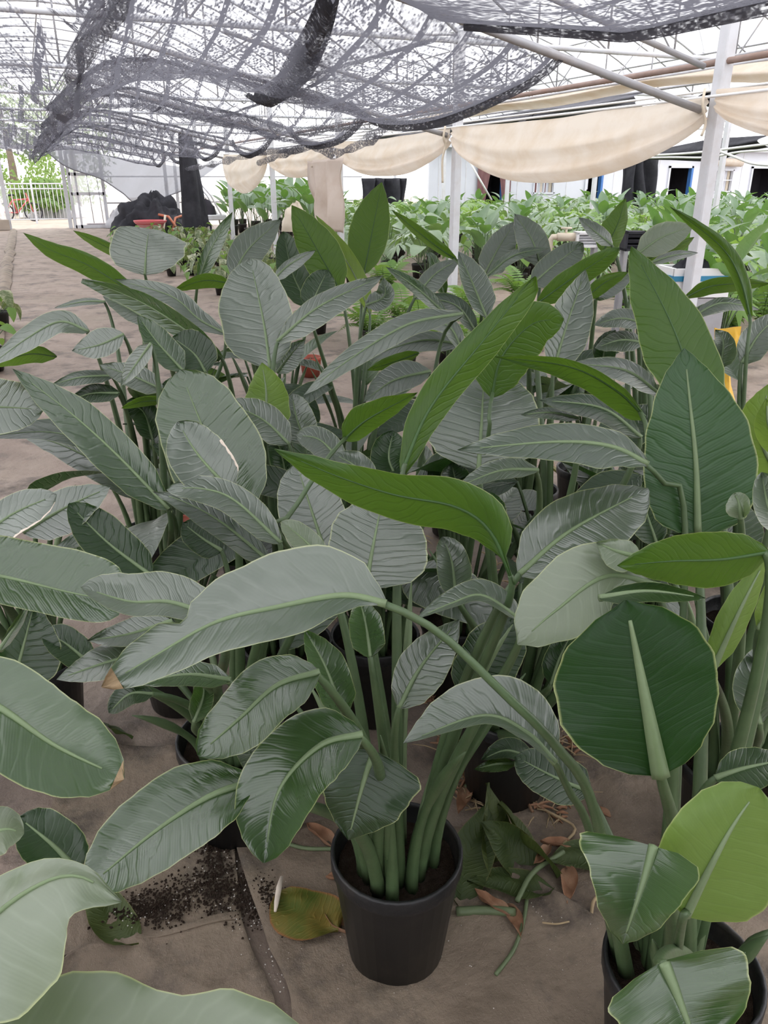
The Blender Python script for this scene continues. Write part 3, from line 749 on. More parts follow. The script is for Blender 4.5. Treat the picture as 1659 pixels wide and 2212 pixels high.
# dusty film sheet drawn diagonally across the end wall
rows = []
Tp = [ony(x, y, 28.4) for x, y in ((75, 300), (150, 318), (230, 335), (310, 348), (400, 360), (480, 352))]
Bp = [ony(x, y, 28.4) for x, y in ((78, 306), (140, 358), (215, 385), (262, 415), (305, 440), (400, 410))]
Tp, Bp = catmull(Tp, 40), catmull(Bp, 40)
for j in range(9):
    rows.append([Tp[i].lerp(Bp[i], j / 8) + Vector((0, 0.05 * math.sin(i * 1.1) , 0)) for i in range(41)])
k = MB(); k.grid(rows); tag(k.build('film_curtain', MT['filmgrey']), 'dusty grey film sheet drawn diagonally beside the gate', 'film curtain')
k = MB(); k.tube(Bp, 0.02, 6); tag(k.build('film_hem_rope', MT['cord']), 'dark rope along the lower hem of the diagonal film sheet', 'rope')
# iron gate outside
gt = thing('iron_gate', 'pale barred iron gate standing open outside the end wall', 'gate', (0, 0, 0))
ga, gb = ony(8, 480, 33), ony(150, 480, 33)
for z in (0.12, 1.15, 1.32):
    k = MB(); k.tube([(ga.x, 33, z), (gb.x, 33, z)], 0.022, 6); k.build('rail', MT['steel'], gt)
k = MB(); k.tube([(0, 0, 0.10), (0, 0, 1.34)], 0.014, 5); bar_me = k.build('bar', MT['steel'], me_only=True)
for i in range(17):
    o = inst('bar', bar_me, gt); o.location = (ga.x + (gb.x - ga.x) * i / 16, 33, 0)
for x in (ga.x, (ga.x + gb.x) / 2, gb.x):
    k = MB(); k.box((x, 33, 0.7), (0.07, 0.07, 1.5)); k.build('gate_post', MT['steel'], gt, False)
# bicycle outside
bc = ony(42, 462, 34.5)
bk = thing('bicycle', 'faded red bicycle parked outside the gate', 'bicycle', (bc.x, 34.5, 0))
def ring(c, R, r, n=20):
    return [(c[0] + R * math.cos(2 * math.pi * i / n), c[1], c[2] + R * math.sin(2 * math.pi * i / n)) for i in range(n + 1)]
for sx in (-0.5, 0.5):
    k = MB(); k.tube(ring((sx, 0, 0.32), 0.31, 0.03), 0.025, 6); w = k.build('wheel', MT['dark'], bk)
    for a in range(5):
        c_, s_ = math.cos(a * math.pi / 5) * 0.3, math.sin(a * math.pi / 5) * 0.3
        k = MB(); k.tube([(sx - c_, 0, 0.32 - s_), (sx + c_, 0, 0.32 + s_)], 0.006, 4); k.build('spoke', MT['steel'], w)
k = MB()
for a, c_ in (((-0.5, 0, 0.32), (-0.15, 0, 0.75)), ((-0.5, 0, 0.32), (-0.05, 0, 0.30)), ((-0.05, 0, 0.3), (-0.18, 0, 0.88)), ((-0.05, 0, 0.3), (0.36, 0, 0.75)), ((-0.15, 0, 0.75), (0.36, 0, 0.78)), ((0.5, 0, 0.32), (0.33, 0, 1.0))): k.tube([a, c_], 0.022, 6)
k.build('frame', MT['red'], bk)
k = MB(); k.tube([(0.32, -0.25, 1.02), (0.33, 0, 1.0), (0.32, 0.25, 1.02)], 0.016, 6); k.build('handlebar', MT['dark'], bk)
k = MB(); k.box((-0.18, 0, 0.92), (0.24, 0.13, 0.06), None, 0.02); k.build('saddle', MT['dark'], bk)
random.seed(5)
def lump(rx, ry, rz, seed, n=12, m=8, amp=0.25):
    rows = []
    for j in range(m + 1):
        ph = math.pi * 0.5 * j / m; r = []
        for i in range(n):
            a = 2 * math.pi * i / n
            k = 1 + amp * nz(math.cos(a) * 1.6 + seed, math.sin(a) * 1.6, ph * 2 + seed) + 0.3 * amp * nz(math.cos(a) * 6, math.sin(a) * 6 + seed, ph * 6)
            r.append((rx * math.cos(ph) * math.cos(a) * k, ry * math.cos(ph) * math.sin(a) * k, rz * math.sin(ph) * k))
        rows.append(r)
    return rows
for k_, (px, py) in enumerate(((85, 452), (105, 446), (125, 443), (145, 450), (160, 458), (68, 455), (95, 462))):
    p = ony(px, py + 12, 37)
    k = MB(); k.grid(lump(0.5, 0.4, 0.55, k_ * 3.1), None, False, True); o = k.build('white_sack', MT['white' if k_ % 3 else 'pipe']); o.location = (p.x, 37 + (k_ % 3) * 0.5, 0)
    tag(o, 'pale rubbish sack heaped outside behind the gate', 'sack', 'rubbish sacks outside')
# trees outside
def out_tree(x, y, r, h, seed, label, hang_=False):
    rnd = random.Random(seed)
    t = thing('tree', label, 'tree', (x, y, 0), 'trees outside the gate')
    k = MB(); k.tube([(0, 0, 0), (0.1, 0, h * 0.35), (0, 0.1, h * 0.8)], [0.22, 0.16, 0.05], 8); k.build('trunk', MT['bark'], t)
    k = MB()
    for i in range(1700):
        a, c_ = rnd.uniform(0, 6.283), rnd.uniform(-1, 1); q = rnd.uniform(0.55, 1) ** 0.6
        s = math.sqrt(1 - c_ * c_)
        p = Vector((r * q * s * math.cos(a), r * q * s * math.sin(a), h * 0.5 + h * 0.48 * q * c_)) + Vector((nz(a * 2, c_ * 3, seed), nz(c_ * 3, a, seed), 0)) * 0.8
        if p.z < 0.4: continue
        d = Vector((rnd.uniform(-1, 1), rnd.uniform(-1, 1), rnd.uniform(-1.6, 0.1))).normalized()
        e = d.orthogonal().normalized(); L = rnd.uniform(0.14, 0.30); wv = L * 0.3
        o = len(k.v); k.v += [tuple(p), tuple(p + d * L * 0.5 + e * wv), tuple(p + d * L), tuple(p + d * L * 0.5 - e * wv)]
        k.face([o, o + 1, o + 2, o + 3], [(0.5, 0), (1, .5), (.5, 1), (0, .5)])
    tag(k.build('crown', MT['tree'], t), kind='stuff')
out_tree(ony(60, 400, 41).x - .6, 41, 2.0, 5.5, 1, 'leafy tree outside behind the gate bars')
out_tree(ony(125, 400, 44).x + .8, 45, 2.2, 6.5, 2, 'drooping tree outside beside the right gate jamb')
out_tree(ony(-40, 400, 43).x - 1.5, 43, 2.2, 5.0, 3, 'tree outside left of the gate bars')
out_tree(ony(90, 430, 39).x, 37, 1.0, 1.6, 4, 'low light green bush outside below the trees')

# white building behind the bed
YB = 28.6
bx0, bx1 = ony(925, 400, YB).x, 37.0
openings = []
def opx(a, c_): return ony(a, 380, YB).x, ony(c_, 380, YB).x
doors = [(1040, 1088), (1262, 1300), (1440, 1492), (1618, 1690)]
wins = [(1152, 1196), (1540, 1580)]
edges = [bx0]
spans = sorted([(opx(*d), 'd') for d in doors] + [(opx(*w), 'w') for w in wins])
k = MB(); x = bx0
ZT = 2.9
seg = []
for (a, c_), t in spans:
    seg.append((x, a, 0, ZT)); 
    if t == 'd': seg.append((a, c_, 1.98, ZT))
    else: seg.append((a, c_, 0, 0.92)); seg.append((a, c_, 1.85, ZT))
    x = c_
seg.append((x, bx1, 0, ZT))
for a, c_, z0, z1 in seg: k.box(((a + c_) / 2, YB, (z0 + z1) / 2), (c_ - a, 0.12, z1 - z0))
bw = tag(k.build('wall_back', MT['wall'], None, False), 'white panel building front behind the plant bed', 'wall', None, 'structure')
x = bx0 + 0.4
while x < bx1:
    if not any(a - 0.1 < x < c_ + 0.1 for (a, c_), t in spans):
        k = MB(); k.box((x, YB - 0.065, 1.45), (0.035, 0.012, 2.9)); k.build('panel_joint', MT['steel'], bw, False)
    x += 1.15
wallbox('trim_7', 'steel', bx0, bx1, 2.55, 2.75, YB - 0.25, 0.4, 'pale eaves board of the white building', 'eaves')
nd = nw = 0
for (a, c_), t in spans:
    w = c_ - a
    if t == 'd':
        nd += 1
        d = thing('door_%d' % (nd + 1), 'open dark doorway in the white building, number %s from the curtain end' % ('one', 'two', 'three', 'four')[nd - 1], 'door', ((a + c_) / 2, YB, 0)); d['kind'] = 'structure'
        for nm, c0, dd in (('jamb', (-w / 2 + 0.04, -0.03, 0.99), (0.08, 0.2, 1.98)), ('jamb', (w / 2 - 0.05, -0.03, 0.99), (0.10, 0.2, 1.98)), ('head', (0, -0.03, 1.94), (w, 0.2, 0.08))):
            q = MB(); q.box(c0, dd); q.build(nm, MT['blue' if nm == 'jamb' and c0[0] > 0 else 'wall'], d, False)
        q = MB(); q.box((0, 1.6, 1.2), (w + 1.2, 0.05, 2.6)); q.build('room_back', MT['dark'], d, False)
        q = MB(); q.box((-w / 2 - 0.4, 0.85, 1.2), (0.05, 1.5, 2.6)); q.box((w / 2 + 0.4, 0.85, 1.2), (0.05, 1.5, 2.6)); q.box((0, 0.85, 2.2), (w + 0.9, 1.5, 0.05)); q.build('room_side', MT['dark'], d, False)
        if nd == 1:
            for sx in (-1, 1):
                rows = []
                for j in range(9):
                    v = j / 8; r = []
                    for i in range(13):
                        u = i / 12; r.append((sx * (w / 2 + 0.25 - u * (0.62 - 0.3 * math.sin(v * 1.5))), -0.16 + 0.03 * math.sin(u * 16), 2.0 - 2.0 * v))
                    rows.append(r)
                q = MB(); q.grid(rows); q.build('door_curtain', MT['curtain'], d)
            q = MB(); q.box((-0.1, 1.5, 1.15), (0.45, 0.05, 0.16)); q.build('bright_shelf', MT['white'], d, False)
        if nd == 2:
            q = MB(); q.box((-w / 2 + 0.16, 0.12, 1.45), (0.28, 0.03, 0.75)); q.build('window_pane', MT['wall'], d, False)
    else:
        nw += 1
        wo = thing('window_%d' % nw, 'white window with %s in the white building' % ('pale curtains', 'bars and striped curtains')[nw - 1], 'window', ((a + c_) / 2, YB, 0)); wo['kind'] = 'structure'
        for c0, dd in (((0, -0.05, 0.95), (w + 0.1, 0.12, 0.06)), ((0, -0.05, 1.83), (w + 0.1, 0.12, 0.06)), ((-w / 2, -0.05, 1.39), (0.06, 0.12, 0.9)), ((w / 2, -0.05, 1.39), (0.06, 0.12, 0.9)), ((0, -0.05, 1.39), (0.04, 0.12, 0.86)), ((0, -0.07, 1.42), (w, 0.05, 0.04))):
            q = MB(); q.box(c0, dd); q.build('frame_bar', MT['wall'], wo, False)
        for i in range(7):
            q = MB(); q.box((-w / 2 + w * (i + 0.5) / 7, 0.10 + 0.02 * (i % 2), 1.39), (w / 7.5, 0.02, 0.9)); q.build('curtain_strip', MT[('cream', 'curtain', 'wall')[i % 3]], wo, False)
aw = ony(1530, 348, YB - 0.28); aw2 = ony(1602, 352, YB - 0.28)
pipe('rolled_awning', [aw, aw2], 0.16, MT['beige'], 'rolled beige awning above the barred window', 'awning')
# slanting white props in the bed
for px, lab in (([(1012, 345), (1062, 432)], 'white prop leaning in front of the first doorway'),):
    pipe('prop_pole', [ony(x, y, 23) for x, y in px], 0.03, MT['white'], lab, 'pole')
# ================================================================== BACKGROUND PLANTS AND THINGS
random.seed(21)
def pot_mesh(rt, rb, h, m, n=22):
    k = MB()
    k.lathe([(rb * 0.9, 0.004), (rb, 0.0), (rb + (rt - rb) * 0.84, h * 0.86), (rt * 0.985, h * 0.87), (rt, h * 0.89), (rt, h * 0.985), (rt * 0.985, h), (rt * 0.945, h), (rt * 0.93, h * 0.97), (rt * 0.90, h * 0.75), (0.001, h * 0.72)], (0, 0, 0), n)
    return k.build('pot', m, me_only=True)
SMALLPOT = pot_mesh(0.085, 0.065, 0.15, MT['pot'], 14)
MIDPOT = pot_mesh(0.11, 0.085, 0.20, MT['pot'], 14)
def split_leaf(L, Wd, m, lobes=6, droop=0.35, seed=0):
    """monstera blade: lobes parted by deep splits, base heart-shaped, tip drooping"""
    k = MB(); rnd = random.Random(seed)
    def z(x, y): return -droop * (x * x * 1.4 + max(0, y) ** 2 * 0.8) / L + 0.02 * L * math.sin(9 * y / L)
    for sg in (-1, 1):
        for i in range(lobes):
            a, c = i / lobes, (i + 0.80 if i < lobes - 1 else i + 1) / lobes
            ang = math.radians(125 - 115 * (i + 0.4) / lobes)
            ext = Wd * (0.80 + 0.30 * math.sin(math.pi * (i + 1.2) / (lobes + 1.4))) * rnd.uniform(0.9, 1.08)
            if i == lobes - 1: ext *= 0.85
            d = Vector((math.sin(ang) * sg, math.cos(ang), 0))
            m0, m1 = Vector((0, a * L * 0.86, 0)), Vector((0, min(1, c) * L * 0.86 + (0.14 * L if i == lobes - 1 else 0), 0))
            half = L / lobes * 0.62
            pr = Vector((-d.y, d.x, 0)) * sg
            q1, q2 = m0 + d * ext * 0.60 - pr * half * 0.55, m1 * 0.6 + m0 * 0.4 + d * ext * 0.62 + pr * half * 0.6
            if i == lobes - 1: q2 = m1 + d * ext * 0.1
            tip = (m0 + m1) / 2 + d * ext + Vector((0, 0.02 * L, 0))
            o = len(k.v)
            for p in (m0, q1, tip, q2, m1): k.v.append((p.x, p.y, z(p.x, p.y) + 0.02 * L * rnd.uniform(-1, 1) * (p.x != 0)))
            uv = [(0.5, a), (0.5 + sg * 0.35, a), (0.5 + sg * 0.5, (a + c) / 2), (0.5 + sg * 0.35, c), (0.5, min(1, c))]
            f1, f2 = [o, o + 1, o + 3, o + 4], [o + 1, o + 2, o + 3]
            if sg > 0: f1.reverse(); f2.reverse(); k.face(f1, [uv[4], uv[3], uv[1], uv[0]]); k.face(f2, [uv[3], uv[2], uv[1]])
            else: k.face(f1, [uv[0], uv[1], uv[3], uv[4]]); k.face(f2, [uv[1], uv[2], uv[3]])
    return k.build('leaf', m, me_only=True)
PROF = {'a': [(0, .05), (.05, .36), (.15, .74), (.3, .97), (.42, 1), (.6, .90), (.75, .68), (.88, .38), (.96, .14), (1, .005)],
        'r': [(0, .06), (.05, .42), (.15, .80), (.3, .98), (.42, 1), (.6, .97), (.75, .86), (.88, .62), (.95, .38), (1, .03)],
        'b': [(0, .10), (.04, .50), (.12, .88), (.22, 1), (.45, .96), (.65, .76), (.82, .46), (.93, .20), (1, .005)],
        'q': [(0, .05), (.06, .45), (.2, .85), (.4, 1), (.7, 1), (.9, .95), (.97, .80), (1, .55)],
        'n': [(0, .10), (.05, .42), (.2, .9), (.4, 1), (.6, .92), (.8, .62), (.92, .30), (1, .01)],
        'e': [(0, .02), (.1, .30), (.25, .62), (.45, .90), (.6, 1), (.75, .93), (.88, .68), (.95, .42), (1, .03)],
        'k': [(0, .5), (.1, .85), (.3, 1), (.6, .95), (.8, .8), (1, .4)]}
def simple_leaf(L, Wd, m, prof='a', droop=0.3, fold=0.25, nt=7, nu=2, seed=0, name='leaf'):
    rows, uv = [], []
    for i in range(nt + 1):
        t = i / nt; w = Wd * interp(PROF[prof], t); r, ru = [], []
        for j in range(-nu, nu + 1):
            u = j / nu
            r.append((u * w, t * L, -droop * L * t * t + fold * abs(u) * w + 0.015 * L * nz(u * 2 + seed, t * 4, seed)))
            ru.append((0.5 + 0.5 * u, t))
        rows.append(r); uv.append(ru)
    k = MB(); k.grid(rows, uv, True); return k.build(name, m, me_only=True)
LM = {'mon': [split_leaf(0.34, 0.19, MT['monstera'], 6, 0.45, 1), split_leaf(0.28, 0.17, MT['monstera'], 5, 0.5, 2), simple_leaf(0.26, 0.11, MT['monstera'], 'b', 0.4, 0.2, seed=1)],
      'monl': [split_leaf(0.33, 0.18, MT['monsteral'], 6, 0.4, 3), split_leaf(0.27, 0.15, MT['monsteral'], 5, 0.5, 4), simple_leaf(0.24, 0.10, MT['monsteral'], 'b', 0.4, 0.2, seed=4)],
      'broad': [simple_leaf(0.40, 0.095, MT['broad'], 'a', 0.35, 0.25, seed=2), simple_leaf(0.34, 0.085, MT['broad'], 'a', 0.5, 0.2, seed=3), simple_leaf(0.30, 0.09, MT['broad'], 'r', 0.3, 0.3, seed=5)],
      'var': [simple_leaf(0.17, 0.060, MT['varieg'], 'b', 0.5, 0.3, 5, 2, 6), simple_leaf(0.15, 0.058, MT['varieg'], 'b', 0.6, 0.2, 5, 2, 7), simple_leaf(0.13, 0.05, MT['fern'], 'b', 0.4, 0.3, 5, 2, 8)]}
def leafy(name, label, cat, group, kinds, nleaf, r0, r1, z0, z1, potme, poth, seed, scale=(0.9, 1.15), tilt=(-10, 45), stem_r=0.005):
    rnd = random.Random(seed)
    root = thing(name, label, cat, (0, 0, 0), group)
    inst('pot', potme, root)
    st = MB()
    for i in range(nleaf):
        a = i * 2.399 + rnd.uniform(-0.3, 0.3); q = (i + 0.5) / nleaf
        rr = r0 + (r1 - r0) * q ** 0.7; z = z1 - (z1 - z0) * q ** 1.2 + rnd.uniform(-0.05, 0.05)
        p = Vector((rr * math.cos(a), rr * math.sin(a), z))
        tl = math.radians(rnd.uniform(*tilt)); sc = rnd.uniform(*scale)
        M = Matrix.Translation(p) @ Matrix.Rotation(a - math.pi / 2 + rnd.uniform(-0.4, 0.4), 4, 'Z') @ Matrix.Rotation(-tl, 4, 'X') @ Matrix.Rotation(rnd.uniform(-0.35, 0.35), 4, 'Y') @ Matrix.Scale(sc, 4)
        inst('leaf', rnd.choice(LM[kinds]), root, M)
        st.tube(bez([(0.02 * math.cos(a), 0.02 * math.sin(a), poth * 0.7), (0.03 * math.cos(a), 0.03 * math.sin(a), z * 0.6), (p.x * 0.7, p.y * 0.7, z), p], 5), stem_r, 4, False)
    st.build('stems', MT['stalk'], root)
    return root
VAR = {'mon': [leafy('split_leaf_plant', '', 'plant', '', 'mon', 9, 0.05, 0.30, 0.42, 0.80, MIDPOT, 0.2, s) for s in (1, 2, 3)],
       'monl': [leafy('split_leaf_plant', '', 'plant', '', 'monl', 8, 0.05, 0.28, 0.42, 0.78, MIDPOT, 0.2, s) for s in (4, 5)],
       'broad': [leafy('broad_leaf_plant', '', 'plant', '', 'broad', 10, 0.03, 0.20, 0.40, 0.85, MIDPOT, 0.2, s, (0.9, 1.3), (-75, -15)) for s in (6, 7)],
       'var': [leafy('variegated_plant', '', 'plant', '', 'var', 9, 0.03, 0.18, 0.16, 0.32, SMALLPOT, 0.15, s, (0.85, 1.15), (0, 60), 0.003) for s in (8, 9, 10)]}
used_proto = set()
def put(kind, x, y, rz, sc, label, group, cat='plant'):
    pr = random.choice(VAR[kind])
    o = pr if pr.name not in used_proto else copy_tree(pr)
    used_proto.add(pr.name)
    o.location = (x, y, max(0, floor_z(x, y)) if y < 29 else 0); o.rotation_euler = (0, 0, rz); o.scale = (sc, sc, sc)
    return tag(o, label, cat, group)
cnt = 0
pos = []
yy = 5.0; row = 0
while yy < 27.8:
    st = 0.72 + 0.016 * yy
    xx = 5.35 + (row % 2) * st / 2
    while xx < 22:
        x, y = xx + random.uniform(-.15, .15), yy + random.uniform(-.15, .15)
        px, py, d = proj((x, y, 0.6))
        ok = 470 < px < 1720 and not (px < 1240 and y < 10.6 - (x - 5) * 0.25) and not (px < 1430 and y < 9)
        if ok and not any(abs(x - X) < .25 and min(abs(y - Y) for Y in YN) < .25 for X in ROWX): pos.append((x, y, px))
        xx += st
    yy += st * 0.9; row += 1
for x, y, px in pos:
    r = random.random()
    if px < 700 or (px > 1380 and r < 0.55) or r < 0.12: kind = 'broad'
    elif r < 0.80: kind = 'mon'
    else: kind = 'monl'
    sc = random.uniform(0.92, 1.15) * (1.3 if px < 700 and y > 14 else 1.0)
    lab, grp = {'mon': ('green split-leaf plant in the dense bed behind the white posts', 'split-leaf plants in the far bed'),
                'monl': ('light green split-leaf plant standing out in the dense far bed', 'light split-leaf plants in the far bed'),
                'broad': ('dark green long-leaved plant in the dense far bed', 'long-leaved plants in the far bed')}[kind]
    where = 'left of the third curtain post' if px < 735 else 'between second and third curtain posts' if px < 985 else 'just right of the second curtain post' if px < 1240 else 'left of the thick nearest post' if px < 1500 else 'right of the thick nearest post'
    dep = 'front rows' if y < 13 else 'middle rows' if y < 20 else 'rear rows'
    nm = {'mon': 'green split-leaf plant', 'monl': 'light green split-leaf plant', 'broad': 'dark green long-leaved plant'}[kind]
    lab = '%s in the %s, %s' % (nm, dep, where); grp = '%ss, %s, %s' % (nm, dep, where)
    put(kind, x, y, random.uniform(0, 6.28), sc, lab, grp)
nbed = len(pos)
nv = 0
yy = 11.2
while yy < 23:
    for i in range(5):
        x = 1.98 + i * 0.50 + random.uniform(-.1, .1) + (0.25 if yy < 13 else 0); y = yy + random.uniform(-.2, .2)
        if x > 4.4: continue
        vd = ('path side' if i < 2 else 'middle' if i < 4 else 'post side') + (', front part' if yy < 15 else ', middle part' if yy < 19 else ', rear part')
        put('var', x, y, random.uniform(0, 6.28), random.uniform(1.0, 1.35), 'small cream and green variegated plant, %s of the block beside the path' % vd, 'variegated plants, %s' % vd); nv += 1
    yy += 0.86
for px, py, lab in ((2, 712, 'variegated plant at the left path edge, upper of the two pots'), (-14, 800, 'variegated plant at the left path edge, lower of the two pots')):
    p = onz(px, py); put('var', p.x, p.y, 1.0, 1.3, lab, 'plants at the left path edge')
# earth ridge at the left edge of the path
rows = []
for i in range(60):
    y = 7.5 + i * 0.35; r = []
    for j in range(7):
        u = j / 6; x = -0.62 + 0.20 * u + 0.05 * nz(y * 0.9, 2, 2)
        r.append((x, y, 0.015 + 0.045 * math.sin(math.pi * u) * (1 + 0.5 * nz(y * 1.5, u, 4))))
    rows.append(r)
k = MB(); k.grid(rows, None, True); tag(k.build('earth_ridge', MT['sheet']), 'wrinkled dark earth ridge along the left edge of the path', 'ridge')
# ferns
def frond_mesh(L, seed):
    k = MB(); n = 16
    def c(t): return Vector((0.03 * L * math.sin(t * 3 + seed), L * t * (1 - 0.18 * t), L * (0.75 * t - 0.75 * t * t)))
    for sg in (-1, 1):
        for i in range(1, n):
            t = i / n; p = c(t); w = 0.20 * L * math.sin(math.pi * min(1, t * 0.92 + 0.12)) ** 0.8
            q = p + Vector((sg * w, 0.22 * w, -0.25 * w)); h = L / n * 0.40
            o = len(k.v); k.v += [tuple(p - Vector((0, h * .6, 0))), tuple(p.lerp(q, .5) - Vector((0, h, 0))), tuple(q), tuple(p.lerp(q, .5) + Vector((0, h, 0))), tuple(p + Vector((0, h * .6, 0)))]
            f = [o, o + 1, o + 2, o + 3, o + 4]
            k.face(f if sg > 0 else f[::-1], [(.5, t), (.7, t), (1, t), (.7, t), (.5, t)])
    k.tube([c(i / 8) for i in range(9)], [0.004 - 0.0003 * i for i in range(9)], 4, False)
    return k.build('frond', MT['fern'], me_only=True)
FR = [frond_mesh(0.55, 1), frond_mesh(0.48, 2)]
fern0 = thing('potted_fern', '', 'fern', (0, 0, 0))
inst('pot', SMALLPOT, fern0)
for i in range(14):
    a = i * 2.399; tl = 0.1 + 0.75 * (i / 14)
    inst('frond', FR[i % 2], fern0, Matrix.Translation((0.02 * math.cos(a), 0.02 * math.sin(a), 0.12)) @ Matrix.Rotation(a, 4, 'Z') @ Matrix.Rotation(0.9 - tl, 4, 'X') @ Matrix.Scale(0.8 + 0.3 * (i % 3) / 2, 4))
ff = True
for px, py, sc, lab in ((862, 712, 1.0, 'feathery fern between the tall bright leaves and the second post'), (915, 735, 1.0, 'feathery fern just left of the second white post base'),
                        (835, 640, 1.2, 'feathery fern farthest back, left of the second white post'), (1005, 690, 1.0, 'feathery fern right behind the second white post'),
                        (1345, 690, 1.3, 'feathery fern left of the blue and white tub'), (1420, 730, 1.2, 'feathery fern in front of the blue and white tub'),
                        (1560, 745, 1.3, 'feathery fern behind the yellow sheet'), (1650, 735, 1.3, 'feathery fern at the picture edge, right of the thick post'), (800, 745, 1.0, 'feathery fern behind the terracotta pot among bare stalks'), (880, 800, 0.9, 'feathery fern nearest the middle, above the long silvery leaf'), (965, 790, 1.0, 'feathery fern on the ground left of the bright diagonal leaf tip'), (690, 720, 1.0, 'feathery fern just behind the tall bright pair of leaves'), (1040, 760, 1.0, 'feathery fern behind the bright diagonal leaf tip'), (1120, 665, 1.1, 'feathery fern half hidden behind the grey pointed leaves')):
    o = fern0 if ff else copy_tree(fern0); ff = False
    p = onz(px, py); o.location = (p.x, p.y, 0); o.rotation_euler = (0, 0, px); o.scale = (sc,) * 3
    tag(o, lab, 'fern', 'ferns beyond the big leaves')

# ------------------------------------------------------------------ rubbish heap by the end wall
hp = onz(338, 508)
k = MB(); k.grid(lump(0.98, 0.75, 0.95, 4.4, 60, 20, 0.5), None, False, True)
o = k.build('covered_heap', MT['black']); o.location = (hp.x + 0.1, hp.y + 0.8, 0)
tag(o, 'rubbish heap under a crumpled black cover beside the end wall', 'heap')
p = onz(328, 510)
bs = thing('plastic_basin', 'faded red plastic basin in front of the black-covered heap', 'basin', (p.x, p.y, 0.02))
k = MB(); k.lathe([(0.26, 0), (0.40, 0.36), (0.44, 0.37), (0.44, 0.34), (0.385, 0.33), (0.25, 0.03), (0.001, 0.03)], (0, 0, 0), 20); k.build('body', MT['pink'], bs)
k = MB(); k.lathe([(0.40, 0.30), (0.455, 0.375), (0.455, 0.40), (0.41, 0.40), (0.40, 0.36)], (0, 0, 0), 20); k.build('rim', MT['red'], bs)
p = onz(372, 510)
for q, (dx, a, L, lab) in enumerate(((0, 0.5, 0.9, 'rusty tube leaning on the heap beside the basin'), (0.25, -0.5, 1.0, 'rusty tube crossing the others on the heap'), (0.45, 0.9, 0.8, 'low rusty tube lying against the heap'))):
    v = Vector((p.x + dx, p.y - 0.1 * q, 0.05))
    pipe('rusty_tube', [v, v + Vector((L * math.sin(a) * .5, 0.5, L * .45)), v + Vector((L * math.sin(a), 0.7, L * .5))], 0.035, MT['orange'], lab, 'tube')
pipe('pale_stick', [onz(352, 511), onz(352, 511) + Vector((0.15, 0.2, 0.55))], 0.03, MT['cream'], 'pale stick propped up beside the basin', 'stick')
p = onz(262, 492)
k = MB(); k.grid(lump(0.45, 0.4, 0.55, 9.1, 14, 8, 0.3), None, False, True); o = k.build('grey_sack', MT['pipe']); o.location = (p.x, p.y, 0)
tag(o, 'grey sack at the left end of the black-covered heap', 'sack')
# hand cart
p = onz(452, 512)
ct = thing('hand_cart', 'white framed hand cart with spoked wheel beside the black bundle', 'cart', (p.x, p.y, 0))
k = MB(); k.box((0.1, 0.3, 0.50), (0.85, 0.6, 0.14), None, 0.02); k.build('tray', MT['steel'], ct, False)
for sy in (0.0, 0.6):
    k = MB(); k.tube(ring((-0.15, sy, 0.24), 0.22, 0.03), 0.03, 6); w = k.build('wheel', MT['dark'], ct)
    for a in range(4):
        c_, s_ = math.cos(a * math.pi / 4) * 0.2, math.sin(a * math.pi / 4) * 0.2
        k = MB(); k.tube([(-0.15 - c_, sy, 0.24 - s_), (-0.15 + c_, sy, 0.24 + s_)], 0.012, 4); k.build('spoke', MT['pipe'], w)
for sy in (0.02, 0.58):
    k = MB(); k.tube([(0.5, sy, 0.02), (0.42, sy, 0.5), (0.15, sy, 1.05), (-0.1, sy, 1.35)], 0.022, 6); k.build('handle', MT['steel'], ct)
k = MB(); k.grid(lump(0.25, 0.22, 0.40, 2.2, 12, 6, 0.3), None, False, True); o = k.build('dark_motor', MT['dark']); o.location = (p.x + 0.05, p.y + 0.3, 0.57)
tag(o, 'dark motor block resting on the hand cart', 'motor')
# ------------------------------------------------------------------ boxes and pipes among the leaves
def at_ground(x, y, d):
    q = at(x, y, d); return q
q = at(1218, 512, 7.0)
sp = thing('standpipe', 'cream water standpipe with a valve beside the grey louvred box', 'pipe', (q.x, q.y, 0))
k = MB(); k.tube([(-0.10, 0.06, 0), (-0.10, 0.06, q.z - 0.03), (-0.085, 0.05, q.z), (-0.05, 0.03, q.z)], 0.026, 8); k.build('riser', MT['cream'], sp)
k = MB(); k.tube([(-0.05, 0.03, q.z), (0.12, -0.05, q.z)], 0.036, 10); k.build('valve_body', MT['cream'], sp)
k = MB(); k.tube([(0.02, 0, q.z + 0.02), (0.02, 0, q.z + 0.07)], 0.012, 6); k.box((0.02, 0, q.z + 0.075), (0.10, 0.025, 0.016)); k.build('valve_handle', MT['cream'], sp)
k = MB(); k.tube([(0.11, -0.045, q.z), (0.16, -0.066, q.z)], 0.028, 8); k.build('union_nut', MT['white'], sp)
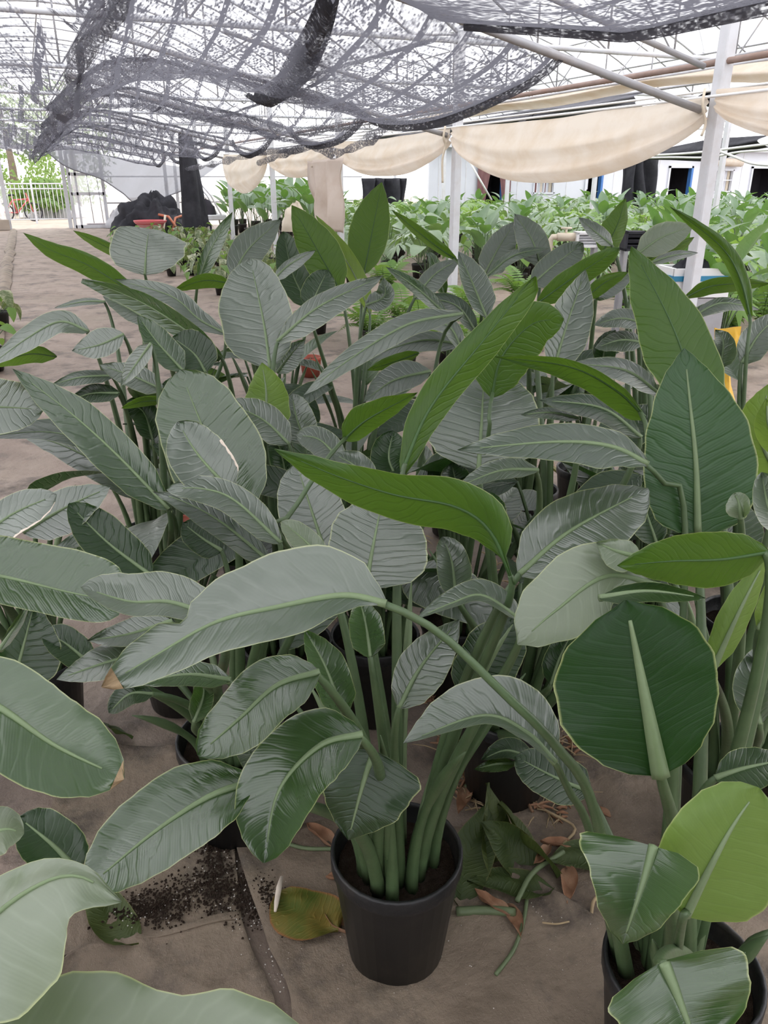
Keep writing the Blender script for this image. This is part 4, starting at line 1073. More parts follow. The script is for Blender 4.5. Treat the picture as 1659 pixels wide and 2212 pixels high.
def louvre_box(px, py, d, w, h, dp, body, slat, label, nslat, open_=False):
    q = at(px, py, d); r = thing('louvred_box', label, 'box', (q.x, q.y, 0), None, -YAW)
    z0 = q.z - h / 2
    for c, dd in (((0, 0, z0 + 0.01), (w, dp, 0.02)), ((0, 0, z0 + h - 0.01), (w, dp, 0.02)), ((-w / 2 + .01, 0, q.z), (0.02, dp, h)), ((w / 2 - .01, 0, q.z), (0.02, dp, h)), ((0, dp / 2, q.z), (w, 0.02, h))):
        k = MB(); k.box(c, dd); k.build('panel', MT[body], r, False)
    for i in range(nslat):
        k = MB(); k.box((0, -dp / 2 + 0.02, z0 + h * (i + 0.8) / (nslat + 0.6)), (w - 0.05, 0.012, h / (nslat * 2.0)), Matrix.Rotation(0.5, 3, 'X')); k.build('slat', MT[slat], r, False)
    for sx in (-1, 1):
        for sy in (-1, 1):
            k = MB(); k.box((sx * (w / 2 - 0.02), sy * (dp / 2 - 0.02), z0 / 2), (0.03, 0.03, z0)); k.build('leg', MT['pipe'], r, False)
    return r
louvre_box(1266, 517, 7.0, 0.20, 0.13, 0.15, 'white', 'steel', 'white louvred box on legs right of the cream standpipe', 5)
louvre_box(1368, 520, 6.8, 0.18, 0.16, 0.16, 'black', 'black', 'small black louvred box on legs behind the green pointed leaf', 3)
# tub by the thick post
q = at(1495, 592, 6.35)
tb = thing('foam_tub', 'white and blue tub with black bags at the foot of the thick post', 'tub', (q.x, q.y, 0), None, -0.3)
k = MB()
def rbox(k, w, d, z0, z1, t, fl=0.0):
    for s, e in (((-w / 2, 0), (t, d)), ((w / 2, 0), (t, d))): k.box((s[0], s[1], (z0 + z1) / 2), (e[0], e[1], z1 - z0))
    for s in (-d / 2, d / 2): k.box((0, s, (z0 + z1) / 2), (w + t, t, z1 - z0))
rbox(k, 0.44, 0.34, q.z - 0.16, q.z + 0.06, 0.03); k.box((0, 0, q.z - 0.15), (0.44, 0.34, 0.03)); k.build('body', MT['white'], tb, False)
k = MB(); rbox(k, 0.46, 0.36, q.z - 0.035, q.z + 0.005, 0.025); k.build('blue_band', MT['tubblue'], tb, False)
k = MB(); rbox(k, 0.42, 0.32, 0.0, q.z - 0.17, 0.03); k.box((0, 0, q.z - 0.18), (0.44, 0.34, 0.02)); k.build('stand', MT['pipe'], tb, False)
for j, (dx, dy, s) in enumerate(((-0.08, 0.0, 0.13), (0.12, 0.03, 0.11))):
    k = MB(); k.grid(lump(s, s * 0.9, s * 1.9, j * 4.7 + 1, 16, 8, 0.35), None, False, True); o = k.build('black_bag', MT['black']); o.location = (q.x + dx, q.y + dy, q.z - 0.13)
    tag(o, ('larger crumpled black bag in the white and blue tub', 'smaller crumpled black bag at the right end of the tub')[j], 'bag')
# peach wrapped bundle by the beige drop
q = at(640, 462, 12)
k = MB(); k.grid(lump(0.24, 0.22, 0.36, 6.6, 16, 9, 0.35), None, False, True); o = k.build('wrapped_bundle', MT['cream']); o.location = (q.x, q.y, q.z - 0.25)
tag(o, 'peach wrapped bundle on a post beside the beige drop', 'bundle')
pipe('bundle_post', [(q.x, q.y, 0), (q.x, q.y, q.z - 0.22)], 0.04, MT['cream'], 'pale stake carrying the peach wrapped bundle', 'stake')
# yellow folded sheet standing between the plants
qa = [at(x, y, 3.9) for x, y in ((1540, 712), (1596, 708), (1592, 770), (1560, 835), (1585, 870))]
g = onz(1575, 905)
rows = []
for j in range(16):
    v = j / 15
    vv = min(1.0, v * 1.7)
    xl = 1543 + 22 * math.sin(vv * 4.2) * vv + 12 * vv; xr = 1596 - 18 * math.sin(vv * 3.1) ** 2
    y = 708 + 305 * v
    a, c = at(xl, y, 4.2), at(xr, y, 4.2)
    rows.append([a.lerp(c, u) + FW * (0.03 * math.sin(u * 5 + v * 6)) for u in (0, .25, .5, .75, 1)])
k = MB(); k.grid(rows); o = k.build('yellow_sheet', MT['yellow']); o.modifiers.new('thickness', 'SOLIDIFY').thickness = 0.003
tag(o, 'bright yellow curled plastic sheet behind the big dark upright leaf', 'plastic sheet')
# ================================================================== BIRD OF PARADISE PLANTS
random.seed(33)
# (key, rim centre in the photograph, label, pot radius, pot material)
PL = [
 ('C', 857, 1835, 'bird of paradise in the front black pot at the centre of the picture', 'pot'),
 ('R', 1475, 2085, 'bird of paradise in the lower right corner pot, with a round lime leaf', 'pot'),
 ('L', 500, 1590, 'bird of paradise in the black pot just behind and left of the front pot', 'pot'),
 ('B', 1100, 1522, 'bird of paradise in the dark pot just behind and right of the front pot', 'pot'),
 ('RR', 1590, 1640, 'bird of paradise at the right edge, carrying the tall bright triangular leaf', 'pot'),
 ('FL', -60, 2080, 'bird of paradise in the lower left corner with a big pale arching leaf', 'pot'),
 ('FW', -190, 1560, 'bird of paradise at the left edge with a rounded grey-green leaf, brown at its tip', 'pot'),
 ('FB', 380, 2750, 'bird of paradise at the bottom edge with a broad pale wavy leaf', 'pot'),
 ('P1', 380, 1350, 'bird of paradise left of centre with a long dark leaf slanting up to the path', 'pot'),
 ('P2', 70, 1420, 'bird of paradise beside the path with a leaf whose margin is torn and pale', 'pot'),
 ('P3', 620, 1385, 'bird of paradise with the big oval green leaf and a short lime leaf', 'pot'),
 ('P4', 810, 1370, 'bird of paradise in the centre with a long silvery leaf arching right', 'pot'),
 ('P5', 1000, 1330, 'bird of paradise with a bright underside leaf on a dark curved stalk', 'pot'),
 ('P6', 1200, 1310, 'bird of paradise right of centre with grey pointed and bright blunt leaves', 'pot'),
 ('P7', 1390, 1330, 'bird of paradise among grey leaves just left of the tall bright triangular leaf', 'pot'),
 ('P8', 1610, 1330, 'bird of paradise at the right with the thin S-curved bright leaf', 'pot'),
 ('K1', 330, 1150, 'bird of paradise by the path with a narrow bright leaf pointing up left', 'pot'),
 ('K2', 545, 1160, 'bird of paradise with a long green folded leaf slanting toward the path', 'pot'),
 ('K3', 745, 1150, 'bird of paradise in the middle row hidden behind the long silvery leaf', 'pot'),
 ('K4', 985, 1030, 'bird of paradise with the thin lime leaf in front of the second white post', 'pot'),
 ('K5', 1140, 1055, 'bird of paradise with two grey pointed leaves beside the cream standpipe', 'pot'),
 ('K6', 1265, 1010, 'bird of paradise with the green pointed leaf left of the black louvred box', 'pot'),
 ('K7', 1400, 1100, 'bird of paradise with a pale lime leaf beside the thick white post', 'pot'),
 ('K8', 1600, 1090, 'low bird of paradise between the thick white post and the yellow sheet', 'pot'),
 ('J1', 400, 985, 'farthest bird of paradise by the path, with the squared grey leaf', 'pot'),
 ('J2', 600, 990, 'farthest bird of paradise left of the tall bright pair, with a pointed grey leaf', 'pot'),
 ('J3', 775, 1000, 'farthest bird of paradise carrying the tall bright pair of leaves', 'pot'),
]
POT = pot_mesh(0.132, 0.100, 0.27, MT['pot'], 32)
PLANTS = {}
for key, x, y, label, pm in PL:
    p = onz(x, y, 0.27)
    r = thing('potted_bird_of_paradise', label, 'plant', (p.x, p.y, 0.004), 'birds of paradise in black pots')
    inst('pot', POT, r)
    rows = []; n = 20
    for j in range(7):
        q = 0.118 * j / 6
        rows.append([(q * math.cos(a), q * math.sin(a), 0.225 + 0.012 * nz(q * 30 * math.cos(a), q * 30 * math.sin(a), x)) for a in [2 * math.pi * i / n for i in range(n)]])
    k = MB(); k.grid(rows, None, True, True); k.build('soil', MT['soil'], r)
    PLANTS[key] = dict(o=r, p=Vector((p.x, p.y, 0)), n=0)
MOVED = []
KD = {'b': -0.1, 'e': 0.0, 'g': 0.55, 'm': 0.25, 'd': 0.15, 'u': -0.35, 'y': -0.10, 'p': 0.45}
def leaf(plant, pts, wl, wr, D, kind='g', prof='a', pet=True, k=None, pl=None, pr=None, hw=0.078, side=None, foot=None, rip=1.0, torn=None, dry=None, rib=True, nt=26, nu=7, thick=1.0, arch=0.0):
    """one leaf: pts = base -> tip of the midrib as seen, wl/wr = half widths as seen, D = its distance.
    The blade is bent back into depth so that its true half width is about hw metres."""
    up = kind in 'gmdpbe'
    if max(wl, wr) < 150: wl *= 1.14; wr *= 1.14
    rip *= max(0.25, min(1.0, (D - 0.6) / 0.9))
    if side is None: side = 1 if up else -0.7
    kk = KD[kind] if k is None else k
    mid = catmull([Vector((p[0], p[1], 0)) for p in pts], nt)
    ybar = sum(p.y for p in mid) / len(mid)
    pr = pr or PROF[prof]; pl = pl or PROF[prof]
    if isinstance(pl, str): pl = PROF[pl]
    if isinstance(pr, str): pr = PROF[pr]
    sd = (pts[0][0] * 7.13 + pts[-1][1] * 3.7) % 97
    rng = random.Random(sd)
    ar = arch or rng.uniform(-0.012, 0.02)
    d0 = lambda t, y: D + kk * (ybar - y) * D / F - ar * math.sin(math.pi * t)
    rows, uv, axis = [], [], []
    us = [-1, -.97, -.86, -.68, -.48, -.28, -.1, 0, .1, .28, .48, .68, .86, .97, 1]
    for i, p in enumerate(mid):
        t = i / nt
        tg = (mid[min(nt, i + 3)] - mid[max(0, i - 3)]).normalized()
        nl = Vector((tg.y, -tg.x, 0))
        dd = d0(t, p.y)
        r, ru = [], []
        for u in us:
            left = u < 0
            w = (wl * interp(pl, t)) if left else (wr * interp(pr, t))
            w *= 1 + 0.09 * nz(t * 3.5 + sd, 1.0 if left else 4.0, sd) + 0.016 * nz(t * 19, 2.0 if left else 6.0, sd)
            wm = wl if left else wr
            a = wm * D / F
            mag = math.sqrt(max(0.0, hw * hw - a * a)); mag = min(mag, 0.066)
            sv = nl if left else -nl
            lat = -sv.y
            sc = interp(pl if left else pr, t)
            q = p + sv * (abs(u) * w)
            off = mag * lat * side * abs(u) * sc
            off -= mag * 0.55 * (1 - abs(lat)) * abs(u) * sc * (1 if up else -0.6)
            off -= 0.012 * u * u * sc * (1 if up else -1)
            off += 0.0008 * rip * math.sin(2 * math.pi * 10 * (t - 0.10 * abs(u)) + sd) * min(1, abs(u) * 3) * (1 - abs(u) * 0.3)
            off += 0.017 * nz(t * 3.0 + sd, u * 1.4, sd) * abs(u) + 0.004 * nz(t * 11, u * 2 + sd, 3) * abs(u) ** 3
            r.append(at(q.x, q.y, dd + off)); ru.append((0.5 + 0.5 * u, t))
        rows.append(r); uv.append(ru); axis.append(at(p.x, p.y, dd))
    B0 = at(pts[0][0], pts[0][1], d0(0, pts[0][1])); B1 = at(pts[-1][0], pts[-1][1], d0(1, pts[-1][1]))
    def cost(q): return abs(((B0.x - q.x) ** 2 + (B0.y - q.y) ** 2) ** .5 - .15) + 0.25 * max(0, ((B0.x - q.x) ** 2 + (B0.y - q.y) ** 2) ** .5 - ((B1.x - q.x) ** 2 + (B1.y - q.y) ** 2) ** .5)
    if foot is None:
        best = min([q for q in PLANTS if q not in ('FB', 'FL') or q == plant], key=lambda k2: cost(PLANTS[k2]['p']) + 0.02 * PLANTS[k2]['n'] + (0.0 if k2 != plant else -0.22))
        if best != plant: MOVED.append((plant, best, round(cost(PLANTS[plant]['p']), 2), round(cost(PLANTS[best]['p']), 2), pts[0]))
        plant = best
    P = PLANTS[plant]; off = tuple(P['p'] + Vector((0, 0, 0.004)))
    m = MB(); m.grid(rows, uv)
    lo = m.build('leaf', MT[kind], P['o'], True, off)
    P['n'] += 1; P.setdefault('who', []).append((pts[0], round(D, 2), kind))
    lo.pass_index = int(100 * max(0.22, min(1.0, (D - 0.5) / 1.0)))
    if rib:
        n2 = int(nt * 0.92)
        m = MB(); m.tube(axis[:n2 + 1], [(0.0052 * (1 - 0.86 * i / n2) + 0.0004) * thick * (0.62 if kind == 'u' else 1) for i in range(n2 + 1)], 6)
        m.build('midrib', MT['ribd' if kind in 'u' else 'rib'], lo, True, off)
    if torn:
        # dry pale strip along one margin: (side, from, to)
        sd_, ta, tb = torn; ia, ib = int(ta * nt), int(tb * nt); j0 = len(us) - 1 if sd_ == 'r' else 0
        j1 = j0 - 2 if sd_ == 'r' else 2
        m = MB(); st = []
        for i in range(ia, ib + 1):
            e, q = rows[i][j0], rows[i][j1]; g = 0.55 + 0.5 * nz(i * 0.9, sd, 2)
            st.append([e + (e - q) * 0.05 - FW * 0.001, e.lerp(q, 0.5 * g) - FW * 0.0025, e.lerp(q, g) - FW * 0.001])
        m.grid(st); m.build('torn_margin', MT['torn'], lo, True, off)
    if dry:
        ia = int(dry * nt); m = MB()
        m.grid([[q - FW * 0.0012 for q in r] for r in rows[ia:]]); m.build('dry_tip', MT['drytip'], lo, True, off)
    if pet is not False:
        B = axis[0]; T = (axis[2] - axis[0]).normalized()
        c = P['p']
        dv = Vector((B.x - c.x, B.y - c.y, 0)); dl = dv.length
        rad = min(0.075, 0.03 + 0.1 * dl)
        an = math.atan2(dv.y, dv.x) + rng.uniform(-0.5, 0.5)
        ft = c + Vector((math.cos(an) * rad, math.sin(an) * rad, 0.22)) if foot is None else foot
        if isinstance(pet, list):
            pp = [axis[1], axis[0]] + [at(*w) for w in pet] + [ft]
            pp = catmull(pp[::-1], 26)
        else:
            h = B.z - ft.z
            if h < 0.30: pp = bez([ft, ft.lerp(B, 0.5) + Vector((0, 0, 0.05)), B, axis[1]], 22)
            else: pp = bez([ft, ft + Vector((dv.x * 0.10, dv.y * 0.10, h * 0.55)), B - T * 0.05 - Vector((0, 0, 0.10 if T.z < 0.35 else 0.0)), B, axis[1]], 22)
        n = len(pp) - 1
        m = MB(); m.tube(pp, [(0.0100 * (1 - i / n) ** 1.6 + 0.0047) * (0.8 + 0.2 * thick) for i in range(n + 1)], 8)
        m.build('petiole', MT['stalk'], P['o'], True, off)
    return lo
L = leaf
# --- far row
L('J3', [(786, 592), (808, 480), (825, 393)], 46, 32, 3.7, 'u', 'a', k=0.1)
L('J3', [(735, 628), (680, 530), (630, 443)], 36, 42, 3.45, 'u', 'a')
L('J3', [(800, 678), (758, 580), (682, 465)], 14, 20, 3.6, 'y', 'n')
L('J2', [(668, 665), (632, 590), (612, 500)], 28, 30, 3.6, 'd', 'r')
L('J3', [(668, 668), (690, 620), (708, 583)], 30, 30, 3.2, 'd', 'r', hw=.05)
L('J2', [(503, 600), (535, 540), (606, 474)], 32, 34, 3.3, 'g', 'a')
L('J1', [(428, 606), (455, 540), (502, 458)], 14, 18, 3.3, 'm', 'n')
L('J1', [(313, 594), (316, 540), (322, 494)], 68, 70, 3.0, 'g', 'q', pr=[(0, .05), (.06, .45), (.25, .85), (.5, 1), (.8, 1.12), (.9, .8), (1, .3)])
L('J1', [(302, 642), (195, 575), (110, 540), (50, 503)], 22, 22, 2.8, 'u', 'a')
L('J1', [(300, 562), (240, 538), (158, 498)], 12, 11, 3.1, 'u', 'n', pet=False)
L('K1', [(228, 652), (180, 652), (117, 665)], 7, 7, 3.0, 'd', 'n')
L('K1', [(330, 700), (280, 668), (222, 640)], 20, 20, 3.0, 'g', 'n')
L('K1', [(480, 772), (400, 712), (300, 650), (178, 602)], 22, 20, 2.45, 'm', 'n', pl='k', side=-0.6)
L('K1', [(490, 722), (430, 690), (370, 640), (248, 603)], 19, 20, 2.75, 'g', 'n')
L('K2', [(583, 794), (570, 700), (540, 557)], 80, 56, 2.3, 'g', 'r')
L('K2', [(598, 738), (690, 662), (828, 595)], 22, 32, 2.15, 'g', 'n', k=0.3)
L('K2', [(598, 806), (625, 770), (657, 733)], 20, 24, 2.35, 'm', 'a', pet=False)
L('P3', [(572, 925), (575, 850), (566, 783)], 44, 46, 2.05, 'y', 'b', rip=.3)
L('P3', [(530, 1115), (450, 950), (388, 799)], 92, 90, 1.9, 'm', 'r', k=0.3)
L('P3', [(500, 1062), (430, 985), (383, 911)], 56, 52, 1.68, 'g', 'r', k=0.4, torn=('r', .12, .55))
L('P1', [(607, 1174), (505, 1080), (430, 1055), (360, 1058)], 30, 30, 1.58, 'g', 'r')
L('P1', [(592, 1222), (480, 1130), (400, 1085), (330, 1062)], 30, 22, 1.66, 'g', 'n')
L('P2', [(365, 1100), (255, 985), (150, 890), (27, 797)], 44, 42, 1.95, 'm', 'n', k=0.35)
L('P2', [(-130, 900), (-20, 880), (94, 885)], 58, 52, 2.05, 'g', 'r')
L('P2', [(370, 1100), (260, 990), (120, 935), (-60, 945)], 18, 30, 2.1, 'd', 'n')
L('P2', [(330, 1080), (230, 1010), (130, 960), (40, 935)], 34, 14, 2.2, 'g', 'n', pet=False)
L('K1', [(192, 716), (130, 695), (60, 730), (-25, 792)], 24, 24, 2.6, 'g', 'n')
L('K1', [(122, 770), (60, 765), (-25, 790)], 18, 16, 2.7, 'u', 'n', pet=False)
L('K1', [(268, 722), (215, 745), (155, 758)], 26, 30, 2.5, 'g', 'a')
L('K1', [(245, 812), (175, 815), (110, 832)], 15, 13, 2.5, 'd', 'n')
L('K1', [(258, 850), (200, 850), (148, 866)], 18, 18, 2.45, 'd', 'n')
L('P1', [(352, 842), (285, 812), (215, 788)], 24, 24, 2.35, 'g', 'n', k=.3)
L('P1', [(352, 864), (305, 868), (262, 882)], 10, 10, 2.3, 'u', 'n')
L('K2', [(396, 802), (340, 740), (297, 680)], 24, 30, 2.25, 'm', 'n')
L('P1', [(327, 742), (292, 790), (262, 833)], 16, 20, 2.15, 'g', 'n', k=-.2)
L('K2', [(445, 805), (420, 765), (372, 728)], 40, 42, 2.38, 'd', 'r')
L('J2', [(502, 612), (440, 606), (375, 627)], 15, 13, 3.0, 'u', 'n')
L('K2', [(590, 606), (625, 572), (682, 540)], 10, 16, 2.6, 'g', 'n')
L('P4', [(1000, 678), (880, 702), (750, 780), (656, 854)], 24, 24, 1.95, 'g', 'n', k=0.2, pet=[(960, 720, 2.05), (930, 860, 2.1)])
L('K3', [(998, 745), (920, 735), (840, 755), (790, 780)], 22, 18, 2.3, 'g', 'n')
L('K3', [(905, 762), (850, 782), (792, 800)], 12, 14, 2.2, 'u', 'n', pet=False)
L('K3', [(930, 802), (850, 822), (785, 868)], 26, 30, 2.05, 'g', 'a')
L('P4', [(742, 950), (795, 905), (902, 848)], 26, 24, 1.7, 'u', 'b', pl=[(0, .1), (.1, .9), (.3, 1.3), (.6, .9), (.85, .4), (1, .02)], pet=[(700, 1000, 1.65), (630, 1110, 1.62), (612, 1170, 1.62)])
L('P5', [(868, 1020), (930, 880), (1050, 728), (1156, 596)], 34, 36, 1.55, 'u', 'n', k=0.1, pr=[(0, .25), (.1, .6), (.3, .9), (.6, 1), (.85, .9), (.95, .7), (1, .1)], thick=1.2)
L('P5', [(1062, 858), (1085, 770), (1150, 700), (1218, 690)], 52, 55, 1.78, 'u', 'r', pet=[(1056, 900, 1.80), (1052, 960, 1.84)])
L('K5', [(1195, 800), (1225, 700), (1265, 583)], 36, 50, 2.2, 'g', 'a', k=0.3)
L('K6', [(1160, 655), (1240, 598), (1338, 535)], 20, 26, 2.4, 'u', 'r')
L('K6', [(1262, 645), (1310, 608), (1357, 588)], 14, 16, 2.5, 'u', 'n', pet=False)
L('K5', [(1148, 615), (1200, 570), (1260, 525)], 24, 32, 2.8, 'g', 'r')
L('K5', [(1045, 595), (1080, 530), (1114, 478)], 26, 32, 3.2, 'g', 'n')
L('K5', [(1168, 575), (1150, 520), (1112, 462)], 30, 30, 3.1, 'g', 'n')
L('K5', [(1050, 597), (1110, 552), (1187, 535)], 10, 12, 3.0, 'm', 'n')
L('K6', [(1302, 545), (1332, 490), (1352, 428)], 28, 20, 3.0, 'u', 'b')
L('K6', [(1322, 530), (1285, 500), (1250, 470)], 14, 17, 2.85, 'g', 'n')
L('K7', [(1378, 548), (1430, 512), (1498, 488)], 26, 30, 2.8, 'p', 'n')
L('K7', [(1390, 562), (1440, 545), (1500, 512)], 12, 16, 2.9, 'u', 'n', pet=False)
L('K7', [(1408, 567), (1455, 552), (1508, 546)], 9, 10, 2.65, 'g', 'n')
L('K8', [(1622, 692), (1598, 600), (1555, 530), (1447, 446)], 15, 17, 2.1, 'u', 'n', pet=[(1617, 730, 2.12), (1608, 840, 2.16)])
L('K7', [(1515, 890), (1455, 710), (1364, 532)], 78, 74, 1.75, 'u', 'b', k=0.05, pl=[(0, .3), (.08, .62), (.2, .80), (.35, .95), (.5, .92), (.7, .70), (.88, .36), (.96, .16), (1, .01)], pr=[(0, .45), (.08, .74), (.2, .88), (.35, .80), (.5, .78), (.7, .56), (.88, .26), (.96, .10), (1, .01)])
L('P7', [(1507, 1150), (1503, 1000), (1490, 868), (1478, 752)], 104, 118, 1.36, 'e', 'b', k=-0.08, side=0, rip=1.0, thick=1.3, pl=[(0, .35), (.06, .78), (.2, .98), (.35, 1), (.55, .90), (.72, .68), (.86, .42), (.95, .18), (1, .005)], pr=[(0, .35), (.06, .78), (.2, .98), (.35, 1), (.55, .88), (.72, .66), (.86, .40), (.95, .17), (1, .005)])
L('P8', [(1690, 1045), (1642, 940), (1662, 828)], 52, 60, 1.5, 'y', 'a')
L('P8', [(1720, 980), (1665, 930), (1655, 860)], 32, 40, 1.42, 'y', 'a', pet=False)
L('P7', [(1393, 900), (1330, 842), (1230, 792), (1068, 770)], 34, 14, 1.55, 'u', 'n', pl=[(0, .3), (.06, .8), (.2, 1), (.5, .9), (.75, .5), (1, .02)], pet=[(1400, 950, 1.53), (1450, 1060, 1.50), (1490, 1160, 1.5)])
L('K6', [(1425, 852), (1350, 800), (1235, 785)], 22, 22, 1.85, 'g', 'n')
L('P6', [(1385, 945), (1300, 882), (1165, 864)], 26, 22, 1.68, 'd', 'n')
L('P6', [(1250, 905), (1190, 892), (1125, 896)], 12, 12, 1.7, 'd', 'n')
L('K4', [(1034, 1015), (1040, 920), (1046, 800)], 108, 115, 1.88, 'g', 'r', k=0.4, thick=1.2)
L('P6', [(1400, 1003), (1320, 965), (1200, 955), (988, 972)], 46, 36, 1.32, 'g', 'n', pet=[(1425, 1040, 1.33), (1480, 1150, 1.36)], pl=[(0, .1), (.08, .5), (.25, 1), (.45, .85), (.7, .55), (.9, .25), (1, .01)])
L('P6', [(1162, 1016), (1080, 1018), (988, 1052)], 16, 24, 1.52, 'g', 'n')
L('P4', [(1110, 1262), (1060, 1150), (985, 1095), (850, 1068), (720, 1025), (593, 970)], 50, 46, 1.22, 'u', 'n', k=-0.1, pl=[(0, .02), (.10, .1), (.18, .55), (.28, .9), (.45, 1), (.65, .85), (.85, .5), (.95, .2), (1, .02)], pr=[(0, .02), (.10, .15), (.16, .85), (.24, 1.15), (.4, 1.1), (.6, .85), (.85, .45), (.95, .16), (1, .02)], thick=1.1, nt=30)
L('P3', [(708, 1210), (672, 1100), (640, 1000)], 64, 62, 1.75, 'g', 'r', k=.4)
L('P4', [(790, 1270), (806, 1180), (826, 1080)], 86, 105, 1.5, 'g', 'r', k=.45)
L('P4', [(702, 1220), (662, 1172), (608, 1126)], 24, 26, 1.45, 'p', 'r')
L('P6', [(1122, 1240), (1230, 1148), (1400, 1055)], 62, 74, 1.30, 'g', 'n', k=.4, pl='n', pr=[(0, .1), (.08, .5), (.25, .95), (.45, 1), (.7, .95), (.88, .7), (.95, .45), (1, .1)])
L('P8', [(1662, 1192), (1560, 1208), (1450, 1212), (1333, 1222)], 52, 56, 1.05, 'u', 'a', k=-.1, hw=.07)
L('B', [(1425, 1266), (1310, 1245), (1200, 1320), (1118, 1392)], 72, 80, 1.10, 'p', 'a', pr=[(0, .05), (.1, .2), (.25, .75), (.5, 1), (.75, .9), (.9, .55), (1, .02)], pl=[(0, .05), (.1, .15), (.25, .6), (.45, 1), (.7, .9), (.9, .5), (1, .02)])
L('B', [(1385, 1205), (1335, 1192), (1288, 1172)], 36, 26, 1.12, 'p', 'a', pet=False, hw=.05)
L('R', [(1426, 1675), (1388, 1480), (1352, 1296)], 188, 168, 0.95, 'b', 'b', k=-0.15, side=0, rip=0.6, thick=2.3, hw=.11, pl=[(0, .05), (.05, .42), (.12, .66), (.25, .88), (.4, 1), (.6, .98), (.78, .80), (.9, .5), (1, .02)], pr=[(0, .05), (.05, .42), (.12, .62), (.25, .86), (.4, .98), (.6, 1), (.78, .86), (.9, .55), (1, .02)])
L('R', [(1295, 1292), (1400, 1278), (1525, 1292)], 18, 20, 1.02, 'd', 'n', pet=False)
L('P2', [(-170, 1220), (0, 1245), (150, 1280), (262, 1300)], 80, 50, 1.2, 'm', 'q', k=.2)
L('L', [(470, 1338), (370, 1302), (280, 1300), (175, 1268)], 28, 58, 0.99, 'g', 'r', foot=PLANTS['L']['p'] + Vector((-.05, -.05, .22)))
L('R', [(834, 1304), (740, 1287), (600, 1312), (465, 1345), (330, 1420), (221, 1484)], 62, 100, 0.90, 'g', 'a', k=0.35, nt=34, dry=0.965,
  pl=[(0, .05), (.06, .20), (.15, .55), (.3, .92), (.5, 1), (.7, .88), (.88, .60), (.96, .32), (1, .02)],
  pr=[(0, .05), (.04, .35), (.1, .72), (.2, 1), (.35, 1.02), (.5, .85), (.62, .55), (.66, .26), (.74, .52), (.86, .44), (.95, .22), (1, .02)],
  pet=[(950, 1368, 0.94), (1085, 1495, 0.97), (1200, 1610, 1.00), (1285, 1755, 1.10)], foot=PLANTS['R']['p'] + Vector((-.07, .05, .22)))
L('L', [(372, 1342), (280, 1370), (188, 1384)], 24, 30, 1.25, 'g', 'a', foot=PLANTS['L']['p'] + Vector((-.06, .02, .22)))
L('L', [(345, 1402), (235, 1430), (122, 1468)], 34, 34, 1.2, 'g', 'a')
L('L', [(498, 1470), (400, 1458), (298, 1478)], 22, 28, 1.12, 'm', 'n')
L('P2', [(200, 1440), (140, 1390), (90, 1365)], 34, 34, 1.42, 'd', 'r')
L('FW', [(25, 1490), (50, 1400), (75, 1300)], 42, 75, 1.4, 'd', 'a', pet=False)
L('FW', [(0, 1405), (35, 1352), (64, 1302)], 9, 10, 1.32, 'g', 'n', pet=False)
L('FW', [(-130, 1465), (0, 1530), (120, 1612), (268, 1682)], 98, 102, 0.78, 'm', 'r', k=.4, hw=.09, dry=.98, foot=PLANTS['FW']['p'] + Vector((.04, -.05, .22)))
L('C', [(690, 1452), (600, 1480), (520, 1550), (427, 1632)], 62, 58, 0.98, 'm', 'r', k=.35)
L('C', [(546, 1688), (450, 1722), (330, 1800), (185, 1920)], 74, 82, 0.95, 'm', 'r', k=.3, hw=.085)
L('C', [(784, 1586), (690, 1612), (602, 1710), (570, 1864)], 72, 80, 0.95, 'm', 'r', k=.3, hw=.085)
L('C', [(808, 1622), (782, 1700), (752, 1815)], 105, 80, 1.12, 'd', 'b', k=.15)
L('C', [(862, 1530), (910, 1440), (992, 1338)], 44, 52, 1.33, 'g', 'a')
L('B', [(1200, 1648), (1135, 1582), (1040, 1547), (871, 1606)], 16, 78, 1.06, 'g', 'a', pet=[(1230, 1710, 1.12), (1275, 1800, 1.2)], foot=PLANTS['R']['p'] + Vector((-.06, .08, .22)), side=1)
L('B', [(1130, 1345), (1045, 1288), (980, 1302), (898, 1337)], 10, 32, 1.25, 'g', 'a')
L('B', [(1000, 1510), (1060, 1420), (1112, 1336)], 58, 60, 1.55, 'd', 'r')
L('C', [(742, 1548), (702, 1440), (658, 1360)], 34, 42, 1.22, 'm', 'n')
L('C', [(800, 1420), (790, 1350), (775, 1290)], 34, 34, 1.3, 'm', 'n')
L('B', [(1275, 1712), (1200, 1680), (1113, 1634)], 44, 46, 1.45, 'd', 'r')
L('B', [(1152, 1642), (1095, 1622), (1038, 1642)], 14, 26, 1.55, 'd', 'a')
L('B', [(1112, 1650), (1070, 1652), (1024, 1662)], 14, 12, 1.5, 'm', 'n', pet=False)
L('R', [(1480, 1978), (1535, 1870), (1585, 1780), (1640, 1702)], 108, 135, 0.83, 'y', 'r', k=-.1, hw=.10, rip=.5, pet=[(1470, 2010, .86)])
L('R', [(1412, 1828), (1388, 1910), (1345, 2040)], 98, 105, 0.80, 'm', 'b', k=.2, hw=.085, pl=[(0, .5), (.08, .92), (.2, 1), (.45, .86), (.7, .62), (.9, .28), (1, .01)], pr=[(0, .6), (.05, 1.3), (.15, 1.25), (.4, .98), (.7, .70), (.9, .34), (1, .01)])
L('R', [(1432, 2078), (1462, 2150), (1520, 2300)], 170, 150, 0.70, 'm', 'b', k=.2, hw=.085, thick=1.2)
L('R', [(1545, 1682), (1610, 1660), (1700, 1640)], 40, 50, 1.05, 'd', 'a')
L('RR', [(1540, 1445), (1592, 1330), (1655, 1205)], 34, 26, 1.15, 'y', 'n')
